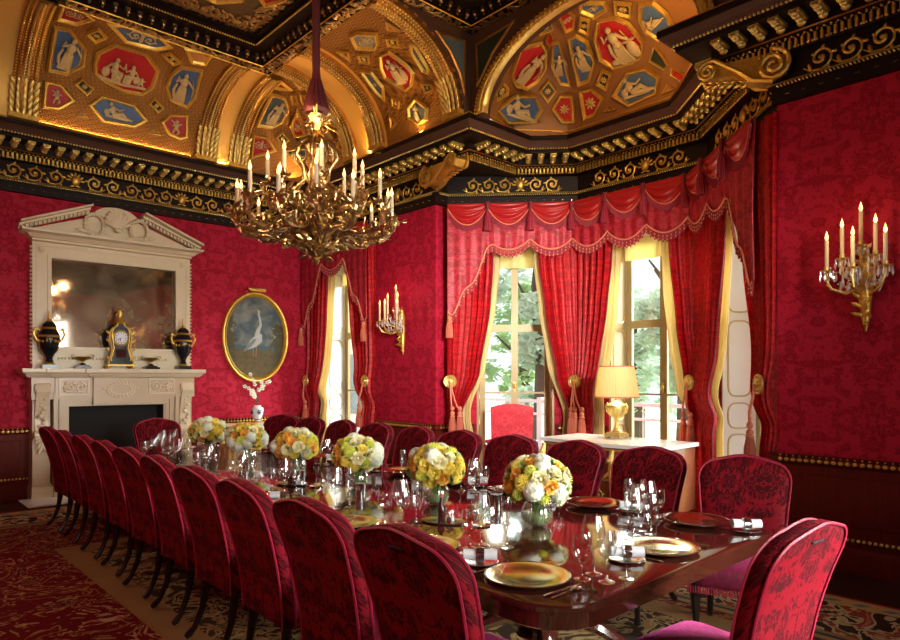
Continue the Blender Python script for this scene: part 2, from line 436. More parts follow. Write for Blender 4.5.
BAY_COFFERS = [
  ('red','stand',[(5.79, 5.073, 5.444), (6.004, 4.916, 5.531), (6.143, 4.965, 5.501), (6.343, 5.127, 5.403), (6.405, 5.308, 5.31), (6.342, 5.455, 5.254), (6.161, 5.472, 5.227), (5.966, 5.38, 5.273)]),
  ('blue','stand',[(6.112, 4.85, 5.532), (6.173, 4.78, 5.539), (6.768, 5.068, 5.291), (6.642, 5.144, 5.303), (6.372, 5.073, 5.418)]),
  ('blue','recline',[(6.189, 5.548, 5.147), (6.492, 5.431, 5.198), (6.68, 5.449, 5.068), (6.632, 5.582, 4.922), (6.237, 5.694, 4.841), (5.99, 5.623, 4.916)]),
  ('dark','boss',[(6.483, 5.208, 5.328), (6.66, 5.215, 5.255), (6.679, 5.374, 5.138), (6.496, 5.367, 5.243)]),
  ('red','boss',[(6.75, 5.227, 5.209), (6.856, 5.102, 5.208), (7.026, 5.197, 4.916), (6.942, 5.343, 4.935), (6.762, 5.373, 5.081)]),
  ('dark','boss',[(5.89, 5.443, 5.197), (6.028, 5.486, 5.179), (6.071, 5.542, 5.123), (5.911, 5.58, 4.996), (5.81, 5.517, 5.076)]),
  ('red','scroll',[(5.748, 4.506, 5.613), (5.796, 4.407, 5.627), (5.954, 4.404, 5.616), (6.111, 4.538, 5.588), (6.087, 4.642, 5.573)]),
  ('red','none',[(5.944, 4.746, 5.575), (6.062, 4.787, 5.55), (6.149, 4.918, 5.51), (6.0, 4.865, 5.545)]),
  ('slate','boss',[(5.746, 4.602, 5.597), (5.942, 4.701, 5.584), (5.859, 4.853, 5.538), (5.771, 4.75, 5.564)]),
  ('red','group1',[(6.176, 4.273, 5.573), (6.228, 4.069, 5.561), (6.371, 3.971, 5.513), (6.627, 3.939, 5.387), (6.763, 4.051, 5.292), (6.789, 4.191, 5.269), (6.767, 4.435, 5.288), (6.619, 4.531, 5.393), (6.371, 4.434, 5.513)]),
  ('blue','stand',[(6.201, 4.693, 5.552), (6.221, 4.587, 5.561), (6.364, 4.522, 5.515), (6.623, 4.596, 5.393), (6.795, 4.798, 5.264), (6.788, 4.974, 5.274)]),
  ('blue','recline',[(6.167, 3.738, 5.544), (6.188, 3.575, 5.503), (6.347, 3.503, 5.429), (6.55, 3.534, 5.347), (6.683, 3.792, 5.351), (6.529, 3.88, 5.441), (6.37, 3.85, 5.514)]),
  ('blue','recline',[(6.847, 4.301, 5.219), (6.869, 4.069, 5.194), (6.961, 3.93, 5.07), (7.023, 4.009, 4.919), (7.03, 4.39, 4.881), (6.966, 4.572, 5.057)]),
  ('dark','boss',[(6.734, 4.582, 5.315), (6.806, 4.475, 5.253), (6.92, 4.635, 5.133), (6.842, 4.734, 5.223)]),
  ('dark','boss',[(6.02, 4.377, 5.608), (6.101, 4.309, 5.59), (6.293, 4.458, 5.537), (6.159, 4.514, 5.578)]),
  ('blue','scroll',[(5.792, 4.234, 5.636), (5.968, 4.023, 5.616), (6.088, 4.055, 5.595), (6.116, 4.268, 5.589), (5.919, 4.327, 5.622)]),
  ('dark','boss',[(6.022, 3.947, 5.605), (6.132, 3.797, 5.564), (6.314, 3.915, 5.531), (6.176, 4.035, 5.572)]),
  ('red','boss',[(6.849, 4.993, 5.215), (6.863, 4.817, 5.2), (6.965, 4.702, 5.062), (7.027, 4.877, 4.912), (7.026, 5.048, 4.91)]),
  ('dark','none',[(6.712, 3.867, 5.333), (6.83, 3.819, 5.231), (6.903, 3.8, 5.149), (6.926, 3.86, 5.124), (6.822, 3.99, 5.243)]),
  ('ochre','none',[(7.004, 3.856, 4.978), (7.027, 3.766, 4.898), (7.033, 3.945, 4.891)]),
  ('red','none',[(6.929, 3.769, 5.115), (6.996, 3.605, 4.995), (6.954, 3.466, 4.852), (7.029, 3.622, 4.898), (6.971, 3.791, 5.05)]),
  ('ochre','none',[(6.657, 5.531, 4.977), (6.719, 5.514, 4.923), (6.615, 5.597, 4.919)]),
  ('ochre','none',[(7.007, 4.636, 4.973), (7.028, 4.563, 4.895), (7.025, 4.735, 4.92)]),
]
# ================================================================== the room
XL, XR, YN, YF = -.38, 6.04, -1.30, 10.08          # walls left, right, near, far
ZFAB0, ZFAB1 = .93, 3.99                            # fabric from dado to cornice
D0, DC, Z0, Z1 = .54, 1.75, 4.76, 5.77              # cove
A_, B_, C_, D_ = V((6.25,6.83)), V((7.5,5.49)), V((7.5,3.61)), V((6.25,2.29))
CX, CY = 2.83, 4.39

def struct(name, mb, m, parent=None, **k):
    o = mb.build(name, m, parent, **k)
    if parent is None: o['kind'] = 'structure'
    return o

def wall_strip(mb, P, Q, z0, z1, thick=.3, holes=()):
    """a wall between plan points P and Q (room on the left hand), with rectangular holes (s0,s1,z0,z1)"""
    P = V(P); Q = V(Q); u = (Q-P).normalized(); nrm = V((u.y, -u.x)); L = (Q-P).length
    def blk(s0, s1, a, b):
        if s1-s0 < 1e-4 or b-a < 1e-4: return
        p = [P+u*s0, P+u*s1, P+u*s1+nrm*thick, P+u*s0+nrm*thick]
        vs = [(q.x,q.y,a) for q in p]+[(q.x,q.y,b) for q in p]
        mb.add(vs, [(0,1,5,4),(1,2,6,5),(2,3,7,6),(3,0,4,7),(4,5,6,7),(3,2,1,0)])
    if not holes: blk(0, L, z0, z1); return
    s = 0
    for (s0,s1,a,b) in sorted(holes):
        blk(s, s0, z0, z1); blk(s0, s1, z0, max(a, z0)); blk(s0, s1, min(b, z1), z1); s = s1
    blk(s, L, z0, z1)

# window openings along each bay wall: s measured from P to Q
ZW0, ZW1 = .10, 3.50
def U(P, Q): return (V(Q)-V(P)).normalized()
W1 = (.42, 1.50); W2 = (.50, 1.66); W3 = (.36, 1.44)
WFAR = (8.36, 9.66)
WN = ((1.2, 2.5), (3.5, 4.8))         # windows in the near wall, behind the camera

# path direction so the room is on the left hand
segs = {
 'wall_far':   [((XR,YF),(XL-.3,YF),())],
 'wall_left':  [((XL,YF),(XL,YN),())],
}
def fabric_and_dado(name, P, Q, holes=(), mat='wall_damask', thick=.3):
    mb = MB(); wall_strip(mb, P, Q, 0, Z0+.1, thick, holes); return struct(name, mb, mat)
fabric_and_dado('wall_far', (XR+.3,YF), (XL-.3,YF), mat='wall_damask')
fabric_and_dado('wall_left', (XL,YF), (XL,YN))
fabric_and_dado('wall_near', (XL-.3,YN), (XR+.3,YN), [(WN[0][0]-XL+.3, WN[0][1]-XL+.3, .5, 3.4), (WN[1][0]-XL+.3, WN[1][1]-XL+.3, .5, 3.4)])
fabric_and_dado('wall_right_near', (XR,YN), (XR,2.29), thick=.21)
fabric_and_dado('wall_right_far', (XR,6.83), (XR,YF), [(WFAR[0]-6.83, WFAR[1]-6.83, ZW0, ZW1)], thick=.42)
fabric_and_dado('wall_bay_near', D_, C_, [(1.82-W3[1], 1.82-W3[0], ZW0, ZW1)], 'wall_damask_bay', .42)
fabric_and_dado('wall_bay_middle', C_, B_, [(1.88-W2[1], 1.88-W2[0], ZW0, ZW1)], thick=.42)
fabric_and_dado('wall_bay_far', B_, A_, [(1.83-W1[1], 1.83-W1[0], ZW0, ZW1)], 'wall_damask_bay', .42)
# jamb between the right wall and the bay (near end), a smooth dark red pilaster beside the window curtain

mb = MB(); mb.box(XL-.3, 8.3, YN-.3, YF+.4, -.12, 0); struct('floor', mb, 'floor_wood')

# ---- dado panelling, rails and skirting (swept along the walls, broken at the bay windows)
BAYP = [(XR,10.08),(XR,6.83),(6.25,6.83),tuple(B_),tuple(C_),(6.25,2.29),(XR,2.29),(XR,YN)]
def cut(P, Q, s0, s1):
    u = U(P, Q); P = V(P); return [tuple(P+u*s0), tuple(P+u*s1)]
DADO = [
 [(XL,YN),(XL,YF),(1.80,YF)], [(3.80,YF),(XR,YF),(XR,WFAR[1]+.03)], [(XR,WFAR[0]-.03),(XR,6.83),(6.25,6.83)]+[cut(A_,B_,0,W1[0]-.03)[1]],
 [cut(A_,B_,W1[1]+.03,1.83)[0], tuple(B_), cut(B_,C_,0,W2[0]-.03)[1]],
 [cut(B_,C_,W2[1]+.03,1.88)[0], tuple(C_), cut(C_,D_,0,W3[0]-.03)[1]],
 [cut(C_,D_,W3[1]+.03,1.82)[0], (6.25,2.29),(XR,2.29),(XR,YN),(XL,YN)],
]
def path_len(path): return sum((V(b)-V(a)).length for a,b in zip(path, path[1:]))
def along(path, step, start=0.):
    """points with direction along a plan path, every step metres, kept off the corners"""
    for a, b in zip(path, path[1:]):
        a = V(a); b = V(b); L = (b-a).length; u = (b-a).normalized()
        n = int((L-2*start)/step+.5)
        if n < 1: continue
        st = (L-2*start)/n
        for i in range(n): yield a+u*(start+st*(i+.5)), u, st
def rside(u): return V((u.y, -u.x))     # the room side when walking clockwise (right hand)
dado = MB()
for p in DADO:
    dado.sweep([(0,.20),(.018,.20),(.018,ZFAB0-.075),(0,ZFAB0-.075)], p, side=-1)
    dado.sweep([(0,0),(.045,0),(.045,.16),(.03,.19),(.018,.20),(0,.20)], p, side=-1)
    dado.sweep([(.018,.255),(.03,.26),(.03,.275),(.018,.285)], p, side=-1)
    # raised fields
    for a, b in zip(p, p[1:]):
        a = V(a); b = V(b); L = (b-a).length; u = (b-a).normalized(); n = rside(u)
        if L < .35: continue
        k = max(1, round(L/1.5)); w = L/k
        for i in range(k):
            s0 = i*w+.1; s1 = (i+1)*w-.1
            for (za, zb, t, e) in ((.36,.78,.030,0),(.40,.74,.022,.04)):
                q = [a+u*(s0+e), a+u*(s1-e)]
                vs = [(q[0]+n*.0).to_tuple()+(za,), (q[1]).to_tuple()+(za,), (q[1]).to_tuple()+(zb,), (q[0]).to_tuple()+(zb,)]
                q2 = [q[0]+n*t+u*.02, q[1]+n*t-u*.02]
                vs += [q2[0].to_tuple()+(za+.02,), q2[1].to_tuple()+(za+.02,), q2[1].to_tuple()+(zb-.02,), q2[0].to_tuple()+(zb-.02,)]
                dado.add(vs, [(4,5,6,7),(0,1,5,4),(1,2,6,5),(2,3,7,6),(3,0,4,7)])
trim_dado = struct('trim_1', dado, 'mahogany_panel')
rail = MB(); railo = MB()
for p in DADO:
    rail.sweep([(0,ZFAB0-.085),(.03,ZFAB0-.085),(.055,ZFAB0-.06),(.045,ZFAB0-.02),(.06,ZFAB0),(0,ZFAB0)], p, side=-1)
    for q, u, st in along(p, .052, .02):
        n = rside(u); c = q+n*.058
        M = rot_to((n.x,n.y,0))
        railo.ell((c.x,c.y,ZFAB0-.045), (.022,.019,.015), 6, 4, M)
        railo.ell((c.x,c.y,ZFAB0-.010), (.010,.008,.008), 6, 4, M)
    for q, u, st in along(p, .040, .02):
        n = rside(u); c = q+n*.036
        railo.ell((c.x,c.y,.268), .0145, 6, 4)
struct('trim_2', rail, 'mahogany_panel')
railo.build('gilt_beading', 'gold', bpy.data.objects['trim_2'])

# ---- cornice
LOW = [(XL,YN),(XL,YF),(XR,YF),(XR,6.83),(6.25,6.83),tuple(B_),tuple(C_),(6.25,2.29),(XR,2.29),(XR,YN)]
UPP = [(XL,YN),(XL,YF),(XR,YF),(XR,6.16),(6.875,6.16),tuple(B_),tuple(C_),(6.55,2.61),(XR,2.61),(XR,YN)]
c = MB()
c.sweep([(0,3.98),(.035,3.99),(.035,4.11),(.06,4.12),(.06,4.135),(.03,4.14),(.03,4.40),(0,4.41)], LOW, closed=True, side=-1)
struct('trim_3', c, 'cornice_dark')
c = MB()
c.sweep([(0,4.37),(.09,4.385),(.10,4.40),(.10,4.46),(.17,4.48),(.19,4.485),(.19,4.575),(.42,4.58),(.42,4.61),(.44,4.62)], UPP, closed=True, side=-1)
c.sweep([(.46,4.705),(.54,4.71),(.54,4.765),(0,4.78)], UPP, closed=True, side=-1)
struct('trim_4', c, 'cornice_dark')
cy = MB(); cy.sweep([(.44,4.62),(.45,4.635),(.47,4.665),(.515,4.69),(.53,4.705),(.46,4.705)], UPP, closed=True, side=-1)
cy.build('cyma_moulding', 'cornice_brown', bpy.data.objects['trim_4'])
# soffit slabs that fill the overhang at both ends of the bay
c = MB(); c.prism([(XR-.02,6.16),(6.875,6.16),(6.25,6.83),(XR-.02,6.83)], 4.40, 4.74)
c.prism([(XR-.02,2.29),(6.25,2.29),(6.55,2.61),(XR-.02,2.61)], 4.40, 4.74)
c.build('soffit', 'cornice_dark', bpy.data.objects['trim_4'])

# visible stretches that carry ornament
VLOW = [(-.2,YF),(XR,YF),(XR,6.83),(6.25,6.83),tuple(B_),tuple(C_),(6.25,2.29),(XR,2.29),(XR,.9)]
VUPP = [(-.2,YF),(XR,YF),(XR,6.16),(6.875,6.16),tuple(B_),tuple(C_),(6.55,2.61),(XR,2.61),(XR,.9)]
rope = MB(); beads = MB(); egg = MB(); mod = MB(); dash = MB()
for q, u, st in along(VLOW, .030, .01):
    n = rside(u); cc = q+n*.063
    M = rot_to((n.x,n.y,0)) @ Matrix.Rotation(.6, 4, 'Z')
    rope.ell((cc.x,cc.y,4.127), (.009,.020,.012), 5, 4, M)
rope.sweep([(.058,4.143),(.072,4.15),(.058,4.158)], VLOW, side=-1)
for q, u, st in along(VLOW, .13, .03):
    n = rside(u); cc = q+n*.036
    dash.obox((cc.x,cc.y,4.05), (.035,.006,.006), Matrix.Rotation(math.atan2(u.y,u.x),4,'Z'))
def inset(path, d):
    """the visible path moved d into the room, with mitres"""
    m = MB(); m.sweep([(d,0)], path, side=-1, endcaps=False); return [(p.x,p.y) for p in m.v]
for q, u, st in along(inset(VUPP, .12), .050, .01):
    n = rside(u); R = Matrix.Rotation(math.atan2(u.y,u.x),4,'Z')
    egg.obox((q.x,q.y,4.43), (.020,.035,.055), R)
    q2 = q+u*st*.5
    egg.ell((q.x+n.x*.01,q.y+n.y*.01,4.392), (.014,.014,.012), 5, 4)
    egg.ell((q2.x+n.x*.03,q2.y+n.y*.03,4.472), (.011,.011,.010), 5, 4)
P19 = inset(VUPP, .19)
for q, u, st in along(P19, .165, .05):
    n = rside(u); R = Matrix.Rotation(math.atan2(u.y,u.x),4,'Z')
    cc = q+n*.10
    mod.obox((cc.x,cc.y,4.562), (.085,.21,.026), R)
    for k, (dd, zz, r) in enumerate(((.03,4.525,.030),(.09,4.528,.024),(.155,4.532,.027),(.195,4.538,.026))):
        e = q+n*dd; mod.ell((e.x,e.y,zz), (r*1.3,r*1.1,r), 7, 5, R)
    for sgn in (-1,1):
        e = q+n*.205+u*sgn*.03; mod.ell((e.x,e.y,4.552), (.016,.012,.014), 5, 4, R)
    e = q+n*.19+u*st*.5; mod.obox((e.x,e.y,4.60), (st*.45,.03,.012), R)
for q, u, st in along(inset(VUPP, .447), .036, .01):
    beads.ell((q.x,q.y,4.625), (.015,.015,.014), 5, 4)
for q, u, st in along(inset(VUPP, .13), .036, .01):
    beads.ell((q.x,q.y,4.476), (.012,.012,.012), 5, 4); beads.ell((q.x,q.y,4.392), (.009,.009,.010), 5, 4)
t4 = bpy.data.objects['trim_4']; t3 = bpy.data.objects['trim_3']
rope.build('gilt_rope', 'gold_bright', t3); dash.build('gilt_dashes', 'silver', t3)
egg.build('gilt_egg_and_dart', 'gold', t4); mod.build('gilt_modillions', 'gold_bright', t4); beads.build('gilt_beads', 'gold_bright', t4)
edge = MB(); edge.sweep([(.19,4.48),(.205,4.487),(.19,4.495)], VUPP, side=-1); edge.sweep([(.535,4.762),(.548,4.770),(.535,4.778)], VUPP, side=-1)
edge.build('gilt_fillet', 'gold_dark', t4)

# frieze arabesques: scrolls and little masks in gilt relief
def leafblob(mb, c, ax, n, L, W):
    ax = V(ax).normalized(); n = V(n).normalized(); M = Matrix((ax, n.cross(ax), n)).transposed().to_4x4()
    mb.ell(V(c)+ax*L*.5, (L*.55, W, W*.55), 6, 4, M)
def scroll(mb, c, u, w, n, S, hand=1, turns=1.35):
    """an acanthus scroll: a spiral stem with leaves, in the plane (u, w), facing n"""
    c = V(c); u = V(u)*hand; w = V(w); n = V(n)
    pts = []; rr = []
    N = 16
    for i in range(N+1):
        t = i/N; a = -pi*.5 + t*turns*2*pi; r = S*.46*(1-t*.86)
        pts.append(c + u*(r*cos(a)) + w*(r*sin(a)) + n*.006); rr.append(S*lerp(.042,.075,t))
    mb.tube(pts, rr, 5, True)
    tail = [c - w*S*.46 + n*.006, c - w*S*.44 - u*S*.35 + n*.006, c - w*S*.25 - u*S*.62 + n*.006]
    mb.tube(tail, [S*.042, S*.05, S*.02], 5)
    for t, l in ((.08,.22),(.22,.24),(.36,.2),(.5,.15)):
        a = -pi*.5 + t*turns*2*pi; r = S*.46*(1-t*.86)
        p = c + u*(r*cos(a)) + w*(r*sin(a)) + n*.006
        d = u*cos(a-.5) + w*sin(a-.5)
        leafblob(mb, p, d, n, S*l, S*.06)
    mb.ell(c + n*.01, S*.09, 6, 4)
    leafblob(mb, c - w*S*.44 - u*S*.35, -u*.3+w, n, S*.35, S*.07)
def mask(mb, c, u, w, n, S):
    c = V(c); M = Matrix((V(u), V(w), V(n))).transposed().to_4x4()
    mb.ell(c+V(n)*.01, (S*.26,S*.34,S*.16), 8, 6, M)
    mb.ell(c+V(n)*S*.17, (S*.05,S*.1,S*.06), 5, 4, M)
    for k in range(7):
        a = pi*k/6; d = V(u)*cos(a)+V(w)*sin(a)
        leafblob(mb, c+d*S*.24, d, n, S*.28, S*.07)
    for sg in (-1,1): leafblob(mb, c-V(w)*S*.3, V(u)*sg-V(w)*.3, n, S*.3, S*.06)
arab = MB()
for a, b in zip(VLOW, VLOW[1:]):
    a = V(a); b = V(b); L = (b-a).length; u = (b-a).normalized(); n = rside(u)
    if L < .5: continue
    k = max(2, round((L-.5)/.235)); st = (L-.5)/k
    for i in range(k):
        p = a+u*(.25+st*(i+.5))+n*.034
        cc = (p.x,p.y,4.27); nn = (n.x,n.y,0); uu = (u.x,u.y,0)
        if i % 6 == 3: mask(arab, cc, uu, (0,0,1), nn, .22)
        else: scroll(arab, cc, uu, V((0,0,1)), V(nn), .215, 1 if i % 6 < 3 else -1)
arab.build('gilt_arabesques', 'gold', t3)

# scroll consoles under the overhanging cornice at the two bay corners
def console(name, P, dirv, L):
    """P: top of the wall end; dirv: plan direction of the overhang (unit)"""
    mb = MB(); d = V((dirv[0],dirv[1],0)); side = V((-d.y, d.x, 0)); w = V((0,0,1))
    base = V((P[0],P[1],0))
    def spiral(c, r0, hand, turns=2.2):
        pts = []; N = 26
        for i in range(N+1):
            t = i/N; a = pi/2 - hand*t*turns*2*pi; r = r0*(1-t*.9); pts.append(c + d*(r*cos(a)*1) + w*(r*sin(a)))
        return pts
    for off in (-.10, .10):
        o = side*off
        c1 = base + d*(-.02) + w*4.30 + o; c2 = base + d*(L) + w*4.37 + o
        mb.tube(spiral(c1, .14, -1), [.022]*20+[.018]*7, 6)
        mb.tube(spiral(c2, .085, 1), [.018]*27, 6)
        mb.tube([c1+w*-.14, c1+w*-.10+d*.16, c1+w*-.01+d*L*.5, c2+w*.085+d*-.06, c2+w*.085], [.022,.024,.024,.02,.018], 6)
    # filled body between the volutes
    c1 = base + w*4.30 - d*.02; c2 = base + d*L + w*4.37
    M = Matrix((d, w, side)).transposed().to_4x4(); M.translation = base
    poly = [(-.12,4.22),(.06,4.17),(.20,4.21),(L*.6,4.30),(L+.02,4.30),(L+.07,4.38),(L,4.44),(L*.6,4.42),(.14,4.42),(-.12,4.42)]
    mb.prism(poly, -.07, .07, M)
    for k in range(9):
        t = k/8; p = base + d*(L*t) + w*(4.19+.10*t)
        for sg in (-1,1): leafblob(mb, p+side*sg*.02, side*sg*.7+d*.7, -w, .09, .022)
    o = mb.build(name, 'gold', t3); return o
console('scroll_console', (XR-.15, 6.74), (-.12,-.993), .60)
console('scroll_console', (XR-.04, 2.32), (-.25,.968), .52)

# ================================================================== coved ceiling
def cp(t):
    """cove profile: t 0..1 -> (distance from wall, height)"""
    a = t*pi/2; return (D0 + (DC-D0)*(1-cos(a)), Z0 + (Z1-Z0)*sin(a))
YB0, YB1 = 2.50, 5.70       # the bay compartment interrupts the right cove here
def cove(mb, wall, s0, s1, n=24, raise_=0.):
    def fn(i, j):
        d, z = cp(j)
        if wall == 'far':
            x0 = max(s0, XL+d) if s0 is not None else XL+d; x1 = min(s1, XR-d) if s1 is not None else XR-d
            return (lerp(x0, x1, i), YF-d, z)
        if wall == 'near':
            return (lerp(XR-d, XL+d, i), YN+d, z)
        if wall == 'left':
            return (XL+d, lerp(YN+d, YF-d, i), z)
        y0 = s0; y1 = min(s1, YF-d)
        y0 = max(y0, YN+d)
        return (XR-d, lerp(y1, y0, i), z)
    mb.grid(lambda i, j: fn(1-i, j), n, 14)
ceil = MB(); cove(ceil, 'far', 1.76, 3.78); cove(ceil, 'far', 4.50, XR); cove(ceil, 'right', YB1, 7.22); cove(ceil, 'right', 7.98, YF)
cove(ceil, 'near', None, None); cove(ceil, 'left', None, None); cove(ceil, 'right', YN, YB0)
cv = struct('ceiling', ceil, 'cove_scales')
nich = MB(); cove(nich, 'far', XL, 1.76); cove(nich, 'far', 3.78, 4.50); cove(nich, 'right', 7.22, 7.98)
nich.build('plain_gilt_cove', 'gold_matt', cv)
# slab above everything
sl = MB(); sl.box(XL-.3, 8.2, YN-.3, YF+.3, 6.30, 6.4)
sl.build('roof_slab', 'olive_gilt', cv)
# upper frame, cornice of the flat ceiling; room on the right hand
FR = [(XL+DC,YN+DC),(XL+DC,YF-DC),(XR-DC,YF-DC),(XR-DC,YB1),(5.62,YB1),(5.62,YB0),(XR-DC,YB0),(XR-DC,YN+DC)]
fm = MB()
fm.sweep([(-.03,Z1+.3),(-.03,Z1-.01),(.15,Z1),(.15,Z1+.11),(.24,Z1+.12),(.36,Z1+.125),(.36,Z1+.18),(.42,Z1+.20),(.42,Z1+.3)], FR, closed=True, side=-1)
fm.build('ceiling_frame', 'cornice_dark', cv)
inner = MB(); q = inset(FR+[FR[0]], .0)
inner.prism([(x,y) for x,y in FR][::-1], Z1+.235, Z1+.30)
inner.build('flat_ceiling', 'olive_gilt', cv)
VF = [(XL+DC+.4,YF-DC),(XR-DC,YF-DC),(XR-DC,YB1),(5.62,YB1),(5.62,YB0)]
orn = MB(); orn2 = MB(); orn3 = MB()
rnd = random.Random(3)
def leafband(mb, path, d, z, w, step, nrm=(0,0,-1)):
    for q, u, st in along(inset(path, d), step, .02):
        n = rside(u)
        for k in range(3):
            a = rnd.uniform(-1.2,1.2); dirv = V((n.x*cos(a)+u.x*sin(a), n.y*cos(a)+u.y*sin(a), 0))*(1 if k%2 else -1)
            leafblob(mb, (q.x+rnd.uniform(-.02,.02), q.y+rnd.uniform(-.02,.02), z), dirv, nrm, w*.55, w*.13)
leafband(orn, VF, .06, Z1-.012, .15, .05)
for d in (-.035, .145):
    orn2.sweep([(d,Z1-.01),(d+.008,Z1-.022),(d+.016,Z1-.01)], VF, side=-1)
for q, u, st in along(inset(VF, .15), .13, .05):
    n = rside(u); R = Matrix.Rotation(math.atan2(u.y,u.x),4,'Z')
    e = q+n*.035; orn3.obox((e.x,e.y,Z1+.09), (.05,.07,.035), R)
    orn3.ell((e.x+n.x*.025,e.y+n.y*.025,Z1+.06), (.026,.022,.028), 6, 5, R); orn3.ell((e.x,e.y,Z1+.03), (.018,.016,.022), 6, 4, R)
for q, u, st in along(inset(VF, .365), .032, .01): orn2.ell((q.x,q.y,Z1+.125), (.013,.013,.013), 5, 4)
leafband(orn, VF, .50, Z1+.222, .16, .045)
leafband(orn, VF, .62, Z1+.222, .16, .06)
orn.build('gilt_leaf_band', 'bronze', cv); orn2.build('gilt_bead_line', 'gold', cv); orn3.build('gilt_brackets', 'bronze', cv)

# end face of the cove over the bay corner and the spandrel wall above the bay arch
bayc = MB()
for yy, sgn in ((YB1,1),(YB0,-1)):
    pts = [(XR-cp(i/12)[0], cp(i/12)[1]) for i in range(13)] + [(XR-.2, Z1), (XR-.2, Z0)]
    M = Matrix(((1,0,0,0),(0,0,1,yy),(0,1,0,0),(0,0,0,1)))
    bayc.prism([(x,z) for x,z in pts], 0 if sgn > 0 else -.04, .04 if sgn > 0 else 0, M)
AYR, AZR, YC, ZC0 = 1.44, .84, 4.12, 4.74
def arch_pt(a, r=1.0): return (YC + AYR*r*cos(a), ZC0 + AZR*(r)*sin(a))
N = 40
lo = [arch_pt(pi*i/N, 1.0) for i in range(N+1)]
vs = []; fs = []
for i, (y, z) in enumerate(lo):
    yy = lerp(YB1, YB0, i/N) if True else y
    vs += [(5.62, y, z), (5.62, (YB1 if i < N/2 and False else lerp(YB1,YB0,i/N)), Z1+.05)]
# spandrel: straight strips from the arch line up to the frame, with full ends
vs = []; 
ys = [YB1+.02] + [p[0] for p in lo] + [YB0-.02]; zs = [ZC0] + [p[1] for p in lo] + [ZC0]
for y, z in zip(ys, zs): vs += [(5.62,y,z),(5.62,y,Z1+.1),(5.80,y,z),(5.80,y,Z1+.1)]
for i in range(len(ys)-1):
    a = i*4; b = a+4
    fs += [(a,a+1,b+1,b),(a+2,b+2,b+3,a+3),(a,b,b+2,a+2)]
bayc.add(vs, fs)
bayc.build('arch_spandrel', 'cornice_brown', cv, recalc=True)
# arch band with a guilloche of gilt knots
ab = MB(); ag = MB()
rings = []
for i in range(N+1):
    a = pi*i/N; rings.append((arch_pt(a,1.03), arch_pt(a,.93)))
vs = []; fs = []
for (y0,z0),(y1,z1) in rings: vs += [(5.60,y0,z0),(5.575,(y0*.85+y1*.15),(z0*.85+z1*.15)),(5.575,(y0*.15+y1*.85),(z0*.15+z1*.85)),(5.60,y1,z1),(5.66,y1,z1)]
for i in range(N):
    for q in range(4): a = i*5+q; fs.append((a,a+1,a+6,a+5))
ab.add(vs, fs); ab.build('bay_arch', 'gold_bright', cv, recalc=True)
for i in range(64):
    a = pi*(i+.5)/64; y, z = arch_pt(a,.980); tv = V((0,-sin(a)*AYR,cos(a)*AZR)).normalized()
    M = Matrix((tv, V((1,0,0)).cross(tv), V((1,0,0)))).transposed().to_4x4()
    for sg in (-1,1):
        M2 = M @ Matrix.Rotation(sg*.7,4,'Z'); ag.ell((5.566,y,z), (.044,.014,.018), 6, 4, M2)
    for r in (1.025,.935):
        y2, z2 = arch_pt(a,r); ag.ell((5.572,y2,z2), (.022,.011,.012), 5, 4, M)
ag.build('arch_guilloche', 'gold', cv)
# triangular gilt-framed panels in the spandrel and the cove end
def frame_poly(mbf, mbp, pts, n, w=.035, depth=.03, sink=.0, bead=None):
    """a moulded frame around a polygon standing off the surface, and its panel"""
    P = [V(p) for p in pts]; n = V(n).normalized(); k = len(P); c = sum(P, V((0,0,0)))/k
    # make it planar around the centroid
    P = [p - n*((p-c).dot(n)) for p in P]
    area = sum(((P[i]-c).cross(P[(i+1)%k]-c)).dot(n) for i in range(k))
    if area < 0: P = P[::-1]
    def ins(e):
        out = []
        for i in range(k):
            a, b, d = P[i-1], P[i], P[(i+1)%k]
            e1 = (b-a).normalized(); e2 = (d-b).normalized()
            n1 = n.cross(e1); n2 = n.cross(e2); m = (n1+n2)
            if m.length < 1e-5: m = n1
            m.normalize(); out.append(b + m*(e/max(m.dot(n1), .35)))
        return out
    r0 = ins(-w*.25); r1 = ins(w*.15); r2 = ins(w*.6); r3 = ins(w)
    rings = [[p for p in r0], [p+n*depth for p in r1], [p+n*depth*.9 for p in r2], [p+n*.004 for p in r3]]
    vs = [p for r in rings for p in r]; fs = []
    for q in range(3):
        for i in range(k):
            j = (i+1)%k; fs.append((q*k+i, q*k+j, (q+1)*k+j, (q+1)*k+i))
    mbf.add(vs, fs)
    if mbp is not None: mbp.add([p+n*.006 for p in ins(w*.9)], [tuple(range(k))])
    if bead is not None:
        r = ins(w*.42)
        for i in range(k):
            a, b = r[i], r[(i+1)%k]; L = (b-a).length; m = max(1, int(L/.03))
            for q in range(m): bead.ell(a+(b-a)*((q+.5)/m)+n*depth, .0085, 5, 3)
    return c, [p for p in r3], n
tf = MB(); tp = MB(); tp2 = MB()
frame_poly(tf, tp, [(5.62,5.62,5.62),(5.62,5.60,5.10),(5.62,5.50,5.20),(5.62,5.34,5.40),(5.62,5.10,5.58),(5.62,5.0,5.66)], (-1,0,0), .03, .02)
frame_poly(tf, tp2, [(5.52,YB1,5.66),(5.50,YB1,5.00),(5.42,YB1,5.22),(5.26,YB1,5.44),(5.04,YB1,5.60)], (0,-1,0), .03, .02)
tf.build('spandrel_frame', 'gold_dark', cv); tp.build('spandrel_panel', 'panel_dark', cv); tp2.build('spandrel_panel', 'panel_slate', cv)

